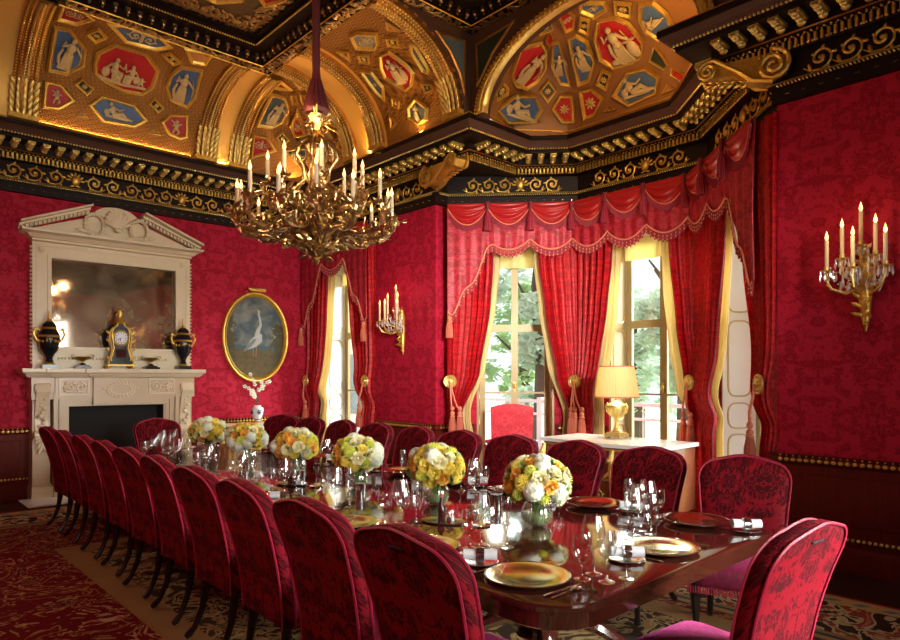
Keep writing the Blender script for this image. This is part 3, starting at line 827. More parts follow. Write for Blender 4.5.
# faceted conch over the bay
BXC, BYC, BAX, BAY, BCC = 5.62, 4.12, 1.42, 1.44, 1.62
def bgauge(x, y): return max(max(x-BXC,0)/BAX, abs(y-BYC)/BAY, (max(x-BXC,0)*.7+abs(y-BYC)*.72)/BCC)
conch = MB()
def cf(i, j):
    a = -pi/2 + pi*i; dx, dy = cos(a), sin(a)
    g = bgauge(BXC+dx, BYC+dy) if dx > 1e-9 else bgauge(BXC, BYC+dy)
    r = 1/g; e = j*pi/2
    return (BXC+dx*r*cos(e), BYC+dy*r*cos(e)+.22*dx*r*cos(e), 4.78+.86*sin(e))
conch.grid(cf, 72, 16)
# low vertical base up to the conch from the cornice and the gilt line round it
conch.sweep([(.50,4.76),(.50,4.80),(.40,4.80)], [tuple(A_+V((0,-.2))),tuple(B_),tuple(C_),tuple(D_+V((0,.2)))], side=-1)
conch.build('bay_vault', 'bay_ochre', cv, ang=20)
bl = MB()
bp = [cf(i/36, .02) for i in range(1,36)]
bl.tube([(x-.01,y,z+.02) for x,y,z in bp], .012, 5); bl.build('vault_base_line', 'gold', cv)

# ribs across the coves
def rib(axis, pos, w=.25, flare=None):
    mb = MB(); rn = 26
    def at(t, lift, off):
        d, z = cp(t); a = t*pi/2
        nd, nz = cos(a), -sin(a)       # normal pointing into the room: away from wall, down
        d += nd*lift; z += nz*lift
        return (pos+off, YF-d, z) if axis == 'far' else (XR-d, pos+off, z)
    pr = [(-.5,0),(-.5,.05),(-.38,.065),(-.30,.045),(-.2,.05),(-.08,.07),(.08,.07),(.2,.05),(.30,.045),(.38,.065),(.5,.05),(.5,0)]
    vs = []; fs = []; m = len(pr)
    for i in range(rn+1):
        for o, l in pr: vs.append(at(i/rn, l, o*w))
    for i in range(rn):
        for q in range(m-1):
            a = i*m+q; fs.append((a,a+1,a+1+m,a+m))
    mb.add(vs, fs)
    og = MB()
    nb = 44
    for i in range(nb):
        t = (i+.5)/nb; a = t*pi/2
        nrm = V((0,-cos(a),-sin(a))) if axis == 'far' else V((-cos(a),0,-sin(a)))
        tan = V((0,-sin(a),cos(a))) if axis == 'far' else V((-sin(a),0,cos(a)))
        for off, r in ((-.44,.014),(.44,.014),(-.25,.012),(.25,.012)): og.ell(at(t,.055,off*w), r, 5, 3)
        if t > .3:
            M = Matrix((tan, nrm.cross(tan), nrm)).transposed().to_4x4()
            for sg in (-1,1): og.ell(at(t,.07,sg*.07*w), (.026,.011,.016), 5, 4, M @ Matrix.Rotation(sg*.6,4,'Z'))
    # acanthus at the springing
    lv = MB()
    for row in range(5):
        t0 = .02+row*.055
        for k in (-2,-1,0,1,2):
            a = t0*pi/2; tan = V((0,-sin(a),cos(a))) if axis == 'far' else V((-sin(a),0,cos(a)))
            sd = V((1,0,0)) if axis == 'far' else V((0,1,0))
            nrm = V((0,-cos(a),-sin(a))) if axis == 'far' else V((-cos(a),0,-sin(a)))
            leafblob(lv, at(t0, .06+.02*(2-abs(k))*.5, k*.2*w), tan+sd*k*.22+nrm*.25, nrm, .13, .026)
    o = mb.build('cove_rib', 'gold_dark', cv, recalc=True); og.build('guilloche', 'gold_bright', o); l = lv.build('acanthus_leaves', 'gold_bright', o)
    # block under the rib
    b = MB(); p = at(0, 0, 0)
    if axis == 'far': b.box(pos-w*.62, pos+w*.62, YF-D0-.09, YF-D0+.1, Z0-.0, Z0+.06)
    else: b.box(XR-D0-.09, XR-D0+.1, pos-w*.62, pos+w*.62, Z0-.0, Z0+.06)
    b.build('rib_block', 'gold', o)
for x in (.95, 1.62, 3.90, 4.39): rib('far', x)
for y in (8.05, 7.40, 5.86): rib('right', y)
# ------------------------------------------------------------------ painted coffers with relief figures
def limb(mb, c, u, w, n, pts, r0, r1):
    mb.tube([c+u*x+w*y+n*z for x,y,z in pts], [lerp(r0,r1,i/(len(pts)-1)) for i in range(len(pts))], 6)
def body(mb, c, u, w, n, S, pose):
    """a small classical figure in low relief; c is its middle, S its height"""
    c = V(c)
    def E(x,y,rx,ry,rz,z=.05):
        M = Matrix((u,w,n)).transposed().to_4x4(); mb.ell(c+u*x*S+w*y*S+n*z*S, (rx*S,ry*S,rz*S), 8, 6, M)
    def Lm(pts, a, b): limb(mb, c, u*S, w*S, n*S, pts, a*S, b*S)
    if pose in ('stand','stand2'):
        E(0,.40,.062,.08,.06); E(0,.20,.105,.15,.07); E(0,.03,.10,.09,.07)
        for k in range(-3,4): Lm([(k*.026,.02,.06),(k*.034,-.20,.07),(k*.046,-.43,.04)], .030, .026)
        Lm([(-.09,.28,.06),(-.2,.20,.08),(-.17,.36,.08)], .036, .026); Lm([(.09,.28,.06),(.19,.16,.08),(.28,.05,.06)], .036, .024)
        Lm([(-.16,.1,.04),(-.2,-.1,.04),(-.14,-.3,.04)], .03, .05); Lm([(.20,.3,.04),(.28,.04,.05),(.3,-.2,.04)], .012, .012)
        Lm([(-.12,-.44,.03),(.15,-.44,.03)], .03, .03)
    elif pose == 'putto':
        E(0,.30,.10,.11,.08); E(0,.06,.13,.17,.1)
        Lm([(.1,.14,.05),(.24,.22,.07)], .05, .035); Lm([(-.1,.14,.05),(-.22,.04,.07)], .05, .035)
        Lm([(.06,-.08,.05),(.16,-.24,.08),(.05,-.40,.04)], .07, .04); Lm([(-.06,-.08,.05),(-.13,-.26,.06),(-.16,-.42,.04)], .07, .04)
        Lm([(-.1,.2,.02),(-.3,.34,.02)], .05, .02)
    elif pose == 'recline':
        E(-.30,.25,.065,.075,.06); E(-.22,.06,.10,.14,.07); E(-.12,-.08,.11,.09,.07)
        Lm([(-.12,-.08,.06),(.12,.0,.09),(.26,-.14,.05)], .07, .045); Lm([(-.12,-.12,.05),(.2,-.14,.07),(.46,-.18,.04)], .07, .035)
        Lm([(-.15,.12,.06),(.0,.08,.08),(.14,.16,.06)], .036, .026); Lm([(-.28,.10,.05),(-.40,-.06,.05)], .036, .03)
        for k in range(5): Lm([(-.44+k*.05,-.18,.03),(-.1+k*.1,-.2,.04)], .035, .03)
        E(-.40,-.06,.10,.12,.04,.02)
    elif pose == 'group':
        body(mb, c-u*S*.24+w*S*.02, u, w, n, S*.92, 'seat'); body(mb, c+u*S*.22-w*S*.02, -u, w, n, S*.78, 'seat'); body(mb, c+u*S*.55-w*S*.18, u, w, n, S*.45, 'putto')
        Lm([(-.6,-.36,.02),(.0,-.42,.03),(.72,-.36,.02)], .05, .04)
    elif pose == 'group1':
        body(mb, c, u, w, n, S, 'stand'); E(.25,-.2,.13,.22,.06); E(.25,.03,.16,.03,.07); E(-.2,-.34,.14,.08,.04)
    elif pose == 'seat':
        E(0,.38,.07,.085,.06); E(-.02,.16,.11,.16,.08); E(0,-.04,.14,.11,.08)
        Lm([(0,-.04,.08),(.2,-.02,.12),(.2,-.38,.05)], .08, .045); Lm([(-.02,-.08,.06),(.08,-.12,.1),(.04,-.40,.05)], .08, .05)
        Lm([(.08,.22,.06),(.22,.14,.1),(.26,.34,.06)], .04, .028); Lm([(-.12,.22,.06),(-.24,.06,.06)], .04, .03)
        E(-.24,-.16,.13,.2,.06,.02); 
        for k in range(4): Lm([(-.05+k*.05,-.1,.08),(-.02+k*.07,-.4,.06)], .03, .03)
    elif pose == 'scroll':
        for sg in (-1,1): scroll(mb, c+u*S*.22*sg, u, w, n, S*.42, sg)
        leafblob(mb, c-w*S*.2, w, n, S*.5, S*.07)
    elif pose == 'boss':
        for k in range(8):
            a = 2*pi*k/8; leafblob(mb, c+n*.004, u*cos(a)+w*sin(a), n, S*.38, S*.08)
        mb.ell(c+n*.01, S*.12, 6, 4)
def coffers(lst, normal, centre):
    for colr, kind, pts in lst:
        P = [V(p) for p in pts]; c = sum(P, V((0,0,0)))/len(P)
        # best-fit normal by Newell, turned to the room
        nn = V((0,0,0))
        for i in range(len(P)): nn += (P[i]-c).cross(P[(i+1)%len(P)]-c)
        nn.normalize()
        if nn.dot(V(centre)-c) < 0: nn = -nn
        f = MB(); p = MB(); bd = MB()
        size = min((q-c).length for q in P)
        w = min(.045, size*.30)
        c2, inner_, nn = frame_poly(f, p, [q+nn*.012 for q in P], nn, w, .035, bead=bd if size > .1 else None)
        o = f.build('coffer_frame', 'gold', cv, recalc=True)
        p.build('coffer_panel', 'panel_'+colr, o)
        if bd.v: bd.build('bead_row', 'gold_bright', o)
        if kind != 'none':
            up = V((0,0,1)); up = up-nn*up.dot(nn)
            if up.length < .25 and abs(nn.z) > .9: up = V((0,1,0)) if c.y > 8 else V((1,0,0)); up = up-nn*up.dot(nn)
            up = up.normalized() if True else up
            # paintings stand with their feet to the wall
            uu = up.cross(nn).normalized()
            hs = [abs((q-c2).dot(up)) for q in inner_]; ws = [abs((q-c2).dot(uu)) for q in inner_]
            H_, W_ = 2*max(hs), 2*max(ws)
            if kind in ('stand','putto','group1'): S = min(H_*.86, W_*1.5)
            elif kind == 'recline': S = min(W_*.80, H_*1.55)
            elif kind == 'group': S = min(H_*.8, W_*.6)
            elif kind == 'scroll': S = min(W_*.75, H_*1.4)
            else: S = min(W_, H_)*.8
            r = MB(); body(r, c2+nn*.012, uu, up, nn, S, kind)
            r.build('relief_figure' if kind not in ('scroll','boss') else 'relief_ornament', 'relief_gold' if kind == 'boss' else 'relief_cream', o)
coffers(COVE_COFFERS, None, (2.8, 5.5, 2.6))
coffers(BAY_COFFERS, None, (4.6, 4.4, 3.2))
# painted panels of the flat ceiling near the frame corner
zc = Z1+.222
coffers([('slate','scroll',[(2.55,7.15,zc),(2.75,7.45,zc),(3.2,7.50,zc),(3.42,7.25,zc),(3.2,6.98,zc),(2.75,6.95,zc)]),
         ('red','scroll',[(3.42,6.55,zc),(3.40,6.95,zc),(3.65,7.20,zc),(3.78,6.9,zc),(3.72,6.5,zc),(3.55,6.35,zc)])], None, (2.8,5,1))

# ================================================================== windows
def window(name, P, Q, s0, s1, depth=.40, z0=ZW0, z1=ZW1, zt=2.30, zb=1.36, rev='white_paint', glass=True, shutter_side=()):
    """P->Q is the inner wall line walked clockwise (room on the right); the sash stands depth outside it"""
    P = V(P); Q = V(Q); u = (Q-P).normalized(); out = -rside(u)
    o = P+out*depth
    M = Matrix(((u.x,out.x,0,o.x),(u.y,out.y,0,o.y),(0,0,1,0),(0,0,0,1)))   # local x along wall, y outwards
    fr = MB(M); g = MB(M); h = MB(M)
    d = .03
    fr.box(s0, s0+.06, -d, d, z0, z1); fr.box(s1-.06, s1, -d, d, z0, z1); fr.box(s0, s1, -d, d, z1-.07, z1); fr.box(s0, s1, -d, d, z0, z0+.10)
    mid = (s0+s1)/2
    fr.box(s0+.06, s1-.06, -.035, .035, zt-.022, zt+.022)
    root = fr.build('window_frame', 'brass_wood'); 
    bpy.data.objects.remove(root)
    root = fr.build(name, 'brass_wood'); root['kind'] = 'structure'
    for k, (a, b) in enumerate(((s0+.06, mid), (mid, s1-.06))):
        sa = MB(M)
        for (za, zc_) in ((z0+.10, zt-.022), (zt+.022, z1-.07)):
            sa.box(a, a+.05, -.025, .025, za, zc_); sa.box(b-.05, b, -.025, .025, za, zc_)
            sa.box(a+.05, b-.05, -.025, .025, za, za+.03); sa.box(a+.05, b-.05, -.025, .025, zc_-.03, zc_)
        sa.box(a+.05, b-.05, -.014, .014, zb-.012, zb+.012)
        so = sa.build('casement', 'brass_wood', root)
        pg = MB(M)
        for (za, zc_) in ((z0+.13, zb-.012), (zb+.012, zt-.052), (zt+.052, z1-.10)): pg.box(a+.05, b-.05, -.002, .002, za, zc_)
        pg.build('window_pane', 'pane_glass', so)
    h.box(mid-.012, mid+.012, -.055, -.025, zb+.02, zb+.16); h.ell((mid,-.05,zb+.09), (.02,.02,.04), 8, 6)
    h.build('window_handle', 'gold', root)
    # panelled reveals (folded shutters) left and right, head and sill
    for side, s in (('a', s0), ('b', s1)):
        sh = MB(M); sg = 1 if side == 'a' else -1; mo = MB(M)
        xa, xb = (s, s+.03*sg)
        sh.box(min(xa,xb), max(xa,xb), -depth+.0, -.03, z0, z1)
        # bead mouldings round shaped panels: tall, short round, tall, tall
        x = s+.034*sg
        for (za, zb_) in ((.20,.95),(1.02,1.30),(1.38,2.22),(2.32,3.35)):
            ym = -depth/2-.015; hw = depth/2-.075; hz = (zb_-za)/2; zc_ = (za+zb_)/2; pts = []
            for i in range(41):
                a = 2*pi*i/40; cx_, cz_ = cos(a), sin(a)
                rr = min(hw, hz)
                pts.append((x, ym+hw*math.copysign(abs(cx_)**.55, cx_), zc_+(hz-rr)*(1 if cz_ >= 0 else -1)+rr*math.copysign(abs(cz_)**.8, cz_)))
            mo.tube(pts, .009, 5, False)
        so = sh.build('shutter', rev, root); mo.build('shutter_moulding', 'relief_cream' if rev == 'white_paint' else 'gold_dark', so)
    hd = MB(M); hd.box(s0, s1, -depth, 0, z1-.02, z1); hd.box(s0, s1, -depth, .05, z0-.02, z0+.02); hd.build('window_lining', 'white_paint', root)
    # cream pelmet blind across the head of the window
    bl = MB(M); n_ = 28
    bl.sheet(lambda i, j: (lerp(s0+.05, s1-.05, i), -.10-.012*sin(i*n_), lerp(3.16, z1-.03, j)), 60, 4, lambda i, j: (0,.012,0))
    return root, M, bl
wins = []
for nm, P, Q, s in (('window_1', A_, B_, W1), ('window_2', B_, C_, W2), ('window_3', C_, D_, W3), ('window_4', (XR,YF), (XR,6.83), (YF-WFAR[1], YF-WFAR[0]))):
    root, M, bl = window(nm, P, Q, s[0], s[1], rev='brass_wood' if nm in ('window_1','window_2') else 'white_paint'); wins.append((root, M, bl))  # brown on these bay shutters stands for shade on white paint
BLN = ['left bay window','middle bay window','right bay window','narrow window beside the far corner']
for (root, M, bl), nm in zip(wins, BLN):
    o = bl.build('window_blind', 'curtain_cream'); tag(o, 'cream fabric blind drawn up at the head of the %s' % nm, 'blind', 'cream blinds')
for k, (a, b) in enumerate(WN):
    window('window_%d' % (5+k), (XR,YN), (XL,YN), XR-b, XR-a, .25, .5, 3.4)[0]

# ================================================================== curtains
def poly_at(path, s, off=0.):
    """point and room-side normal at distance s along a plan path"""
    acc = 0
    for i, (a, b) in enumerate(zip(path, path[1:])):
        a = V(a); b = V(b); L = (b-a).length
        if s <= acc+L or i == len(path)-2:
            u = (b-a)/L; n = rside(u)
            # blend the normal near corners
            t = (s-acc)
            if i+2 < len(path) and t > L-.12:
                c2 = V(path[i+2]); n2 = rside((c2-b).normalized()); n = n.lerp(n2, .5*min(1,(t-L+.12)/.12)).normalized()
            if i > 0 and t < .12:
                a2 = V(path[i-1]); n2 = rside((a-a2).normalized()); n = n.lerp(n2, .5*min(1,(.12-t)/.12)).normalized()
            return a+u*t+n*off, n
        acc += L
def off_path(d):
    return inset([(6.25-.001,6.83),tuple(B_),tuple(C_),(6.25-.001,2.29)], d)
PC = off_path(.20); PS = off_path(.10); PV = off_path(.27)
def curtain_mesh(path, left, right, ztop, zbot, pleats, amp, nu=90, nv=44, thick=.006):
    mb = MB()
    def fn(i, j):
        z = lerp(ztop, zbot, j)
        l = interp(left, z); r = interp(right, z)
        s = lerp(l, r, i); p, n = poly_at(path, s)
        w = r-l
        a = amp*(.6+.4*sin(7.3*i+2))*min(1.25, .55+.45*(w/.5))
        f = sin(i*2*pi*pleats)+.35*sin(i*2*pi*pleats*2.1+1.3+z*.8)
        k = a*f
        # gathered at the tieback: pulled to the wall a little
        k += -.04*math.exp(-((z-1.16)/.12)**2) + .05*math.exp(-((z-1.45)/.25)**2)
        return (p.x+n.x*k, p.y+n.y*k, z)
    def off(i, j):
        p, n = poly_at(path, lerp(interp(left,ztop), interp(right,ztop), i)); return (-n.x*thick, -n.y*thick, 0)
    mb.sheet(fn, nu, nv, off); return mb, fn
def edge_fringe(fn, i, ztop=0., zend=1., n=150, r=.012):
    mb = MB()
    for k in range(n):
        p = V(fn(i, lerp(ztop, zend, (k+.5)/n))); mb.ell(p, (r,r,r*1.25), 5, 4)
    return mb
def tassel(mb, mh, p, L=.26, r=.045):
    p = V(p)
    mh.lathe([(.004,0),(r*.5,-.01),(r*.72,-.035),(r*.55,-.06),(r*.85,-.075),(r*.6,-.09)], 10, p)
    mb.lathe([(r*.5,-.085),(r*.85,-.13),(r*.98,-.2),(r,-L),(r*.6,-L)], 14, p)
    for k in range(14):
        a = 2*pi*k/14; mb.tube([p+V((r*.6*cos(a),r*.6*sin(a),-.09)), p+V((r*.97*cos(a),r*.97*sin(a),-.18)), p+V((r*1.0*cos(a),r*1.0*sin(a),-L-.005))], .006, 4)
def rosette(mb, c, n):
    n = V(n).normalized(); M = rot_to(n); c = V(c)
    mb.lathe([(.0,.0),(.030,.0),(.030,.06),(.085,.062),(.092,.072),(.085,.085),(.07,.080),(.055,.088),(.04,.082),(.028,.10),(.0,.105)], 20, c, M)
    for k in range(12):
        a = 2*pi*k/12; mb.ell(c+M.to_3x3()@V((.064*cos(a),.064*sin(a),.088)), (.014,.014,.010), 5, 4)
def tieback(root, path, s, zr, sg, cord_s, n=3, off=.14):
    """rosette on the wall, a cord looping down round the curtain, and hanging tassels"""
    p, nn = poly_at(path, s); ro = MB(); rosette(ro, (p.x+nn.x*(.02), p.y+nn.y*(.02), zr), (nn.x,nn.y,0))
    r = ro.build('curtain_holdback', 'gold_bright', root)
    co = MB(); pc = V((p.x+nn.x*.12, p.y+nn.y*.12, zr))
    for cs in cord_s:
        q, n2 = poly_at(path, cs)
        e = V((q.x+n2.x*off, q.y+n2.y*off, zr-.37)); m = (pc+e)/2 + V((nn.x*.03,nn.y*.03,-.07))
        co.tube([pc, (pc+m)/2+V((0,0,-.02)), m, (m+e)/2+V((0,0,-.03)), e], .013, 6)
        co.ell(e, (.032,.032,.036), 8, 6)
    for k in range(6): 
        pass
    c = co.build('tieback_cord', 'braid', root)
    for cs in cord_s:
        q, n2 = poly_at(path, cs); tb = MB(); th = MB()
        tassel(tb, th, (q.x+n2.x*off, q.y+n2.y*off, zr-.40), .30, .048)
        t = tb.build('tassel', 'fringe_gold', root); th.build('tassel_head', 'braid', t)
def curtain_thing(name, label, path, left, right, ztop, pleats, amp, matn, group, fringe=(), tie=None, zbot=.02, cat='curtain'):
    sm = (interp(left, .5)+interp(right, .5))/2; p, n = poly_at(path, sm)
    root = thing(name, label, cat, (p.x, p.y, 0), 0, group)
    mb, fn = curtain_mesh(path, left, right, ztop, zbot, pleats, amp)
    mb.build('drape', matn, root, ang=80)
    for i in fringe: edge_fringe(fn, i).build('fringe', 'fringe_red', root)
    if tie: tieback(root, path, *tie)
    return root
S_ = lambda *a: sorted(a)
Rg = 'red drapes of the bay'
curtain_thing('curtain', 'crimson curtain swept back at the left end of the bay, beside the pier', PC,
  S_((0,.04),(1.1,.03),(1.6,.02),(3.9,.02)), S_((0,.34),(.8,.26),(1.1,.22),(1.63,.46),(2.55,.61),(3.14,.65),(3.9,.66)), 3.92, 7, .030, 'curtain_red', Rg,
  (1.,), (.07,1.53,1,(.10,.2)))
curtain_thing('curtain', 'crimson curtain hanging between the left and middle bay windows', PC,
  S_((0,1.66),(.8,1.68),(1.1,1.70),(1.59,1.52),(2.55,1.36),(3.13,1.28),(3.9,1.2)), S_((0,2.12),(.8,2.06),(1.17,2.04),(1.74,2.14),(2.5,2.27),(3.1,2.34),(3.9,2.40)), 3.92, 10, .033, 'curtain_red', Rg,
  (0.,1.), (1.80,1.53,1,(1.74,1.86,1.98)))
curtain_thing('curtain', 'crimson curtain hanging between the middle and right bay windows, right of the table lamp', PC,
  S_((0,3.44),(.8,3.42),(1.36,3.40),(2.19,3.25),(3.13,3.15),(3.9,3.08)), S_((0,4.06),(.9,4.02),(1.24,3.99),(1.92,4.1),(3.09,4.32),(3.9,4.4)), 3.92, 10, .033, 'curtain_red', Rg,
  (0.,1.), (3.50,1.53,1,(3.44,3.72)))
curtain_thing('curtain', 'dark crimson curtain swept back at the right end of the bay', PC,
  S_((0,5.12),(1.0,5.15),(1.3,5.11),(1.88,4.99),(2.64,4.82),(3.14,4.66),(3.9,4.55)), S_((0,5.36),(1.2,5.36),(3.9,5.40)), 3.92, 6, .030, 'curtain_red', Rg,
  (0.,), (5.30,1.53,1,(5.24,)))
Cg = 'cream undercurtains of the bay'
for lab, l, r, tie in (
  ('cream undercurtain at the left side of the left bay window', S_((0,.18),(1.1,.15),(3.5,.40)), S_((0,.42),(.8,.38),(1.0,.34),(1.15,.34),(1.74,.55),(2.56,.69),(3.16,.75),(3.5,.76)), None),
  ('cream undercurtain at the right side of the left bay window', S_((0,1.50),(.8,1.60),(1.05,1.62),(1.8,1.39),(2.56,1.28),(3.23,1.2),(3.5,1.18)), S_((0,1.80),(3.5,1.7)), None),
  ('cream undercurtain at the left side of the middle bay window, behind the lamp', S_((0,2.02),(3.5,2.1)), S_((0,2.34),(.9,2.24),(1.17,2.22),(1.55,2.30),(2.35,2.44),(3.16,2.5),(3.5,2.53)), None),
  ('cream undercurtain at the right side of the middle bay window', S_((0,3.36),(.9,3.42),(1.2,3.41),(1.4,3.30),(1.97,3.17),(2.69,3.09),(3.17,3.07),(3.5,3.05)), S_((0,3.6),(3.5,3.55)), None),
  ('cream undercurtain at the left side of the right bay window', S_((0,4.0),(1.2,4.0),(3.5,4.2)), S_((0,4.30),(.9,4.18),(1.24,4.12),(1.71,4.23),(2.33,4.33),(3.1,4.43),(3.5,4.45)), None)):
    curtain_thing('undercurtain', lab, PS, l, r, 3.52, 5, .018, 'curtain_cream', Cg)

# ---- draped pelmet of the bay: damask valance, satin swags, fringe, tassels
def pelmet(name, label, path, s0, joints, ztop, dip, zlow, matv='pelmet_red', tails=True):
    smid = (joints[0]+joints[-1])/2; p, n = poly_at(path, smid)
    root = thing(name, label, 'pelmet', (p.x, p.y, 3.4), 0)
    def zb(s):
        for a, b in zip(joints, joints[1:]):
            if a <= s <= b: t = (s-a)/(b-a); base = zlow - dip*sin(pi*t)**.8; break
        else: base = zlow
        if tails:
            e = min(s-joints[0], joints[-1]-s)
            if e < .62: base -= (.62-e)*1.75*(.9+.1*sin(e*20))
        return base
    J0, J1 = joints[0], joints[-1]; nu = max(60, int((J1-J0)*70))
    mb = MB()
    def fn(i, j):
        s = lerp(J0, J1, i); p, n = poly_at(path, s); z = lerp(ztop, zb(s), j); k = .012*sin(s*40)*j+.02*sin(pi*j)
        return (p.x+n.x*k, p.y+n.y*k, z)
    mb.sheet(fn, nu, 10, lambda i, j: tuple(x*-.012 for x in (poly_at(path, lerp(J0,J1,i))[1].x, poly_at(path, lerp(J0,J1,i))[1].y))+(0,))
    mb.build('valance', matv, root, ang=80)
    # fringe below: hanging bullions and a braid line
    fr = MB(); br = MB(); n_ = int((J1-J0)/.011)
    pts = []
    for k in range(n_):
        s = lerp(J0, J1, (k+.5)/n_); p, n = poly_at(path, s, .012); z = zb(s); 
        L = .095 if k % 5 else .115
        fr.tube([(p.x,p.y,z+.005),(p.x+n.x*.004,p.y+n.y*.004,z-L)], [.0052,.0075 if k % 5 else .011], 4)
        if k % 3 == 0: pts.append((p.x+n.x*.006,p.y+n.y*.006,z))
    br.tube(pts, .011, 5)
    for k in range(0, n_, 5):
        s = lerp(J0, J1, (k+.5)/n_); p, n = poly_at(path, s, .020); z = zb(s); br.ell((p.x,p.y,z-.045), (.009,.009,.013), 5, 4); br.ell((p.x,p.y,z-.085), (.010,.010,.016), 5, 4)
    fr.build('bullion_fringe', 'fringe_red', root); br.build('braid', 'braid', root)
    # swags
    for a, b in zip(joints, joints[1:]):
        sw = MB(); 
        def sf(i, j):
            s = lerp(a, b, i); dipz = (1-(2*i-1)**2)
            z = ztop - .01 - j*(.065+.225*dipz)
            p, n = poly_at(path, s)
            k = .035+.05*sin(pi*min(1,j*1.02))*(.35+.65*dipz) + .030*sin(j*pi*7+i*1.5)*dipz*(.3+.7*j)
            return (p.x+n.x*k, p.y+n.y*k, z)
        sw.sheet(sf, 22, 24, lambda i, j: (-poly_at(path,lerp(a,b,i))[1].x*.008, -poly_at(path,lerp(a,b,i))[1].y*.008, 0))
        so = sw.build('swag', 'satin_red', root, ang=80)
        fs_ = MB(); bp_ = []
        m = int((b-a)/.013)
        for k in range(m):
            i = (k+.5)/m; q = V(sf(i, 1)); p, n = poly_at(path, lerp(a,b,i))
            q += V((n.x*.012,n.y*.012,0)); L = .085 if k % 5 else .11
            fs_.tube([q, q+V((0,0,-L))], [.0052,.007 if k % 5 else .011], 4); bp_.append(q)
        fs_.build('swag_fringe', 'fringe_red', so); bb = MB(); bb.tube(bp_, .009, 5); bb.build('swag_braid', 'braid', so)
    for s in joints[1:-1]:
        p, n = poly_at(path, s, .085); tb = MB(); th = MB()
        th.tube([(p.x,p.y,ztop-.01),(p.x,p.y,ztop-.14)], [.03,.018], 6)
        for k in range(10):
            a = 2*pi*k/10; tb.tube([(p.x,p.y,ztop-.13),(p.x+.03*cos(a),p.y+.03*sin(a),ztop-.22),(p.x+.038*cos(a),p.y+.038*sin(a),ztop-.40)], [.01,.012,.014], 5)
        t = tb.build('jabot_tassel', 'fringe_red', root); th.build('tassel_cord', 'velvet_plain', t)
    if tails:
        for s in ((J0+.03,) if J1 > 3 else (J0+.03, J1-.03)):
            p, n = poly_at(path, s, .05); tb = MB(); th = MB(); z = zb(s)
            tassel(tb, th, (p.x,p.y,z-.02), .3, .045); t = tb.build('tail_tassel', 'fringe_gold', root); th.build('tassel_head', 'braid', t)
    return root
L1 = (V(PV[1])-V(PV[0])).length; L2 = (V(PV[2])-V(PV[1])).length; L3 = (V(PV[3])-V(PV[2])).length
jt = [.03]+[L1*k/3 for k in (1,2,3)]+[L1+L2*k/3 for k in (1,2,3)]+[L1+L2+L3*k/3 for k in (1,2)]+[L1+L2+L3-.03]
pelmet('pelmet', 'long crimson damask pelmet with swags and fringe across the whole bay', PV, 0, jt, 3.96, .15, 3.47)
# ---- far window on the right wall: dark pelmet, two red drapes, sheers
PF = [(XR-.14,YF-.02),(XR-.14,8.02)]; PFS = [(XR-.06,YF-.02),(XR-.06,8.02)]; PFV = [(XR-.24,YF-.02),(XR-.24,8.02)]
curtain_thing('curtain', 'crimson curtain on the left of the narrow window in the far corner', PF,
  S_((0,.05),(1.2,.03),(3.9,.03)), S_((0,.42),(1.15,.34),(1.6,.5),(2.5,.62),(3.9,.72)), 3.92, 5, .03, 'curtain_red', 'red drapes of the far window', (1.,), (.12,1.53,1,(.2,)))
curtain_thing('curtain', 'crimson curtain on the right of the narrow window in the far corner', PF,
  S_((0,1.62),(1.15,1.66),(1.6,1.50),(2.5,1.34),(3.2,1.26),(3.9,1.15)), S_((0,1.98),(3.9,2.0)), 3.92, 5, .03, 'curtain_red', 'red drapes of the far window', (0.,), (1.86,1.53,1,(1.78,)))
curtain_thing('undercurtain', 'cream undercurtain left of the narrow window in the far corner', PFS,
  S_((0,.3),(3.5,.3)), S_((0,.62),(1.15,.50),(1.6,.62),(2.5,.72),(3.5,.8)), 3.52, 4, .015, 'curtain_cream', 'cream undercurtains of the far window')
curtain_thing('undercurtain', 'cream undercurtain right of the narrow window in the far corner', PFS,
  S_((0,1.45),(1.15,1.50),(1.6,1.36),(2.5,1.2),(3.5,1.1)), S_((0,1.72),(3.5,1.72)), 3.52, 4, .015, 'curtain_cream', 'cream undercurtains of the far window')
pelmet('pelmet', 'dark crimson pelmet with swags over the narrow window in the far corner', PFV, 0, [.04,.66,1.30,1.94], 3.96, .15, 3.47)

# ================================================================== outdoors
gnd = MB(); gnd.box(8.4, 60, -40, 60, -1.3, -1.2); struct('ground', gnd, simple('lawn', (.45,.55,.35), .9, 0, .3, 1))
ter = MB(); ter.box(8.301, 12.0, -2, 13, -.6, -.12); struct('terrace', ter, simple('pale_stone', (.62,.60,.55), .8, 0, .1, 3))
bal = thing('balustrade', 'white painted terrace railing outside the bay windows', 'railing', (11.2,4.5,-.12))
r = MB(); r.box(11.16,11.24,-2,13,1.02,1.09); r.box(11.17,11.23,-2,13,.75,.80); r.box(11.17,11.23,-2,13,.0,.05); r.build('rail', 'white_paint', bal)
r = MB()
for k in range(76): y = -1.9+k*.2; r.tube([(11.2,y,.02),(11.2,y,1.03)], .012, 6)
r.build('balusters', 'white_paint', bal)
r = MB()
for k in range(9): y = -1.9+k*1.85; r.box(11.14,11.26,y-.06,y+.06,-.12,1.14)
r.build('post', 'white_paint', bal)
def leafmat(name, c1, c2):
    t = NT(name); n = t.noise(t.obj(), 1.3, 3); c = t.mixc(n, c1, c2)
    p = t.bsdf(c, .6); tr = t.n('ShaderNodeBsdfTranslucent', {0: c}); mx = t.n('ShaderNodeMixShader', {0: .4})
    t.t.links.new(p.outputs[0], mx.inputs[1]); t.t.links.new(tr.outputs[0], mx.inputs[2]); t.t.links.new(mx.outputs[0], t.out.inputs[0])
leafmat('foliage_pale', (.40,.55,.42), (.72,.80,.66)); leafmat('foliage_green', (.22,.38,.16), (.50,.62,.32))
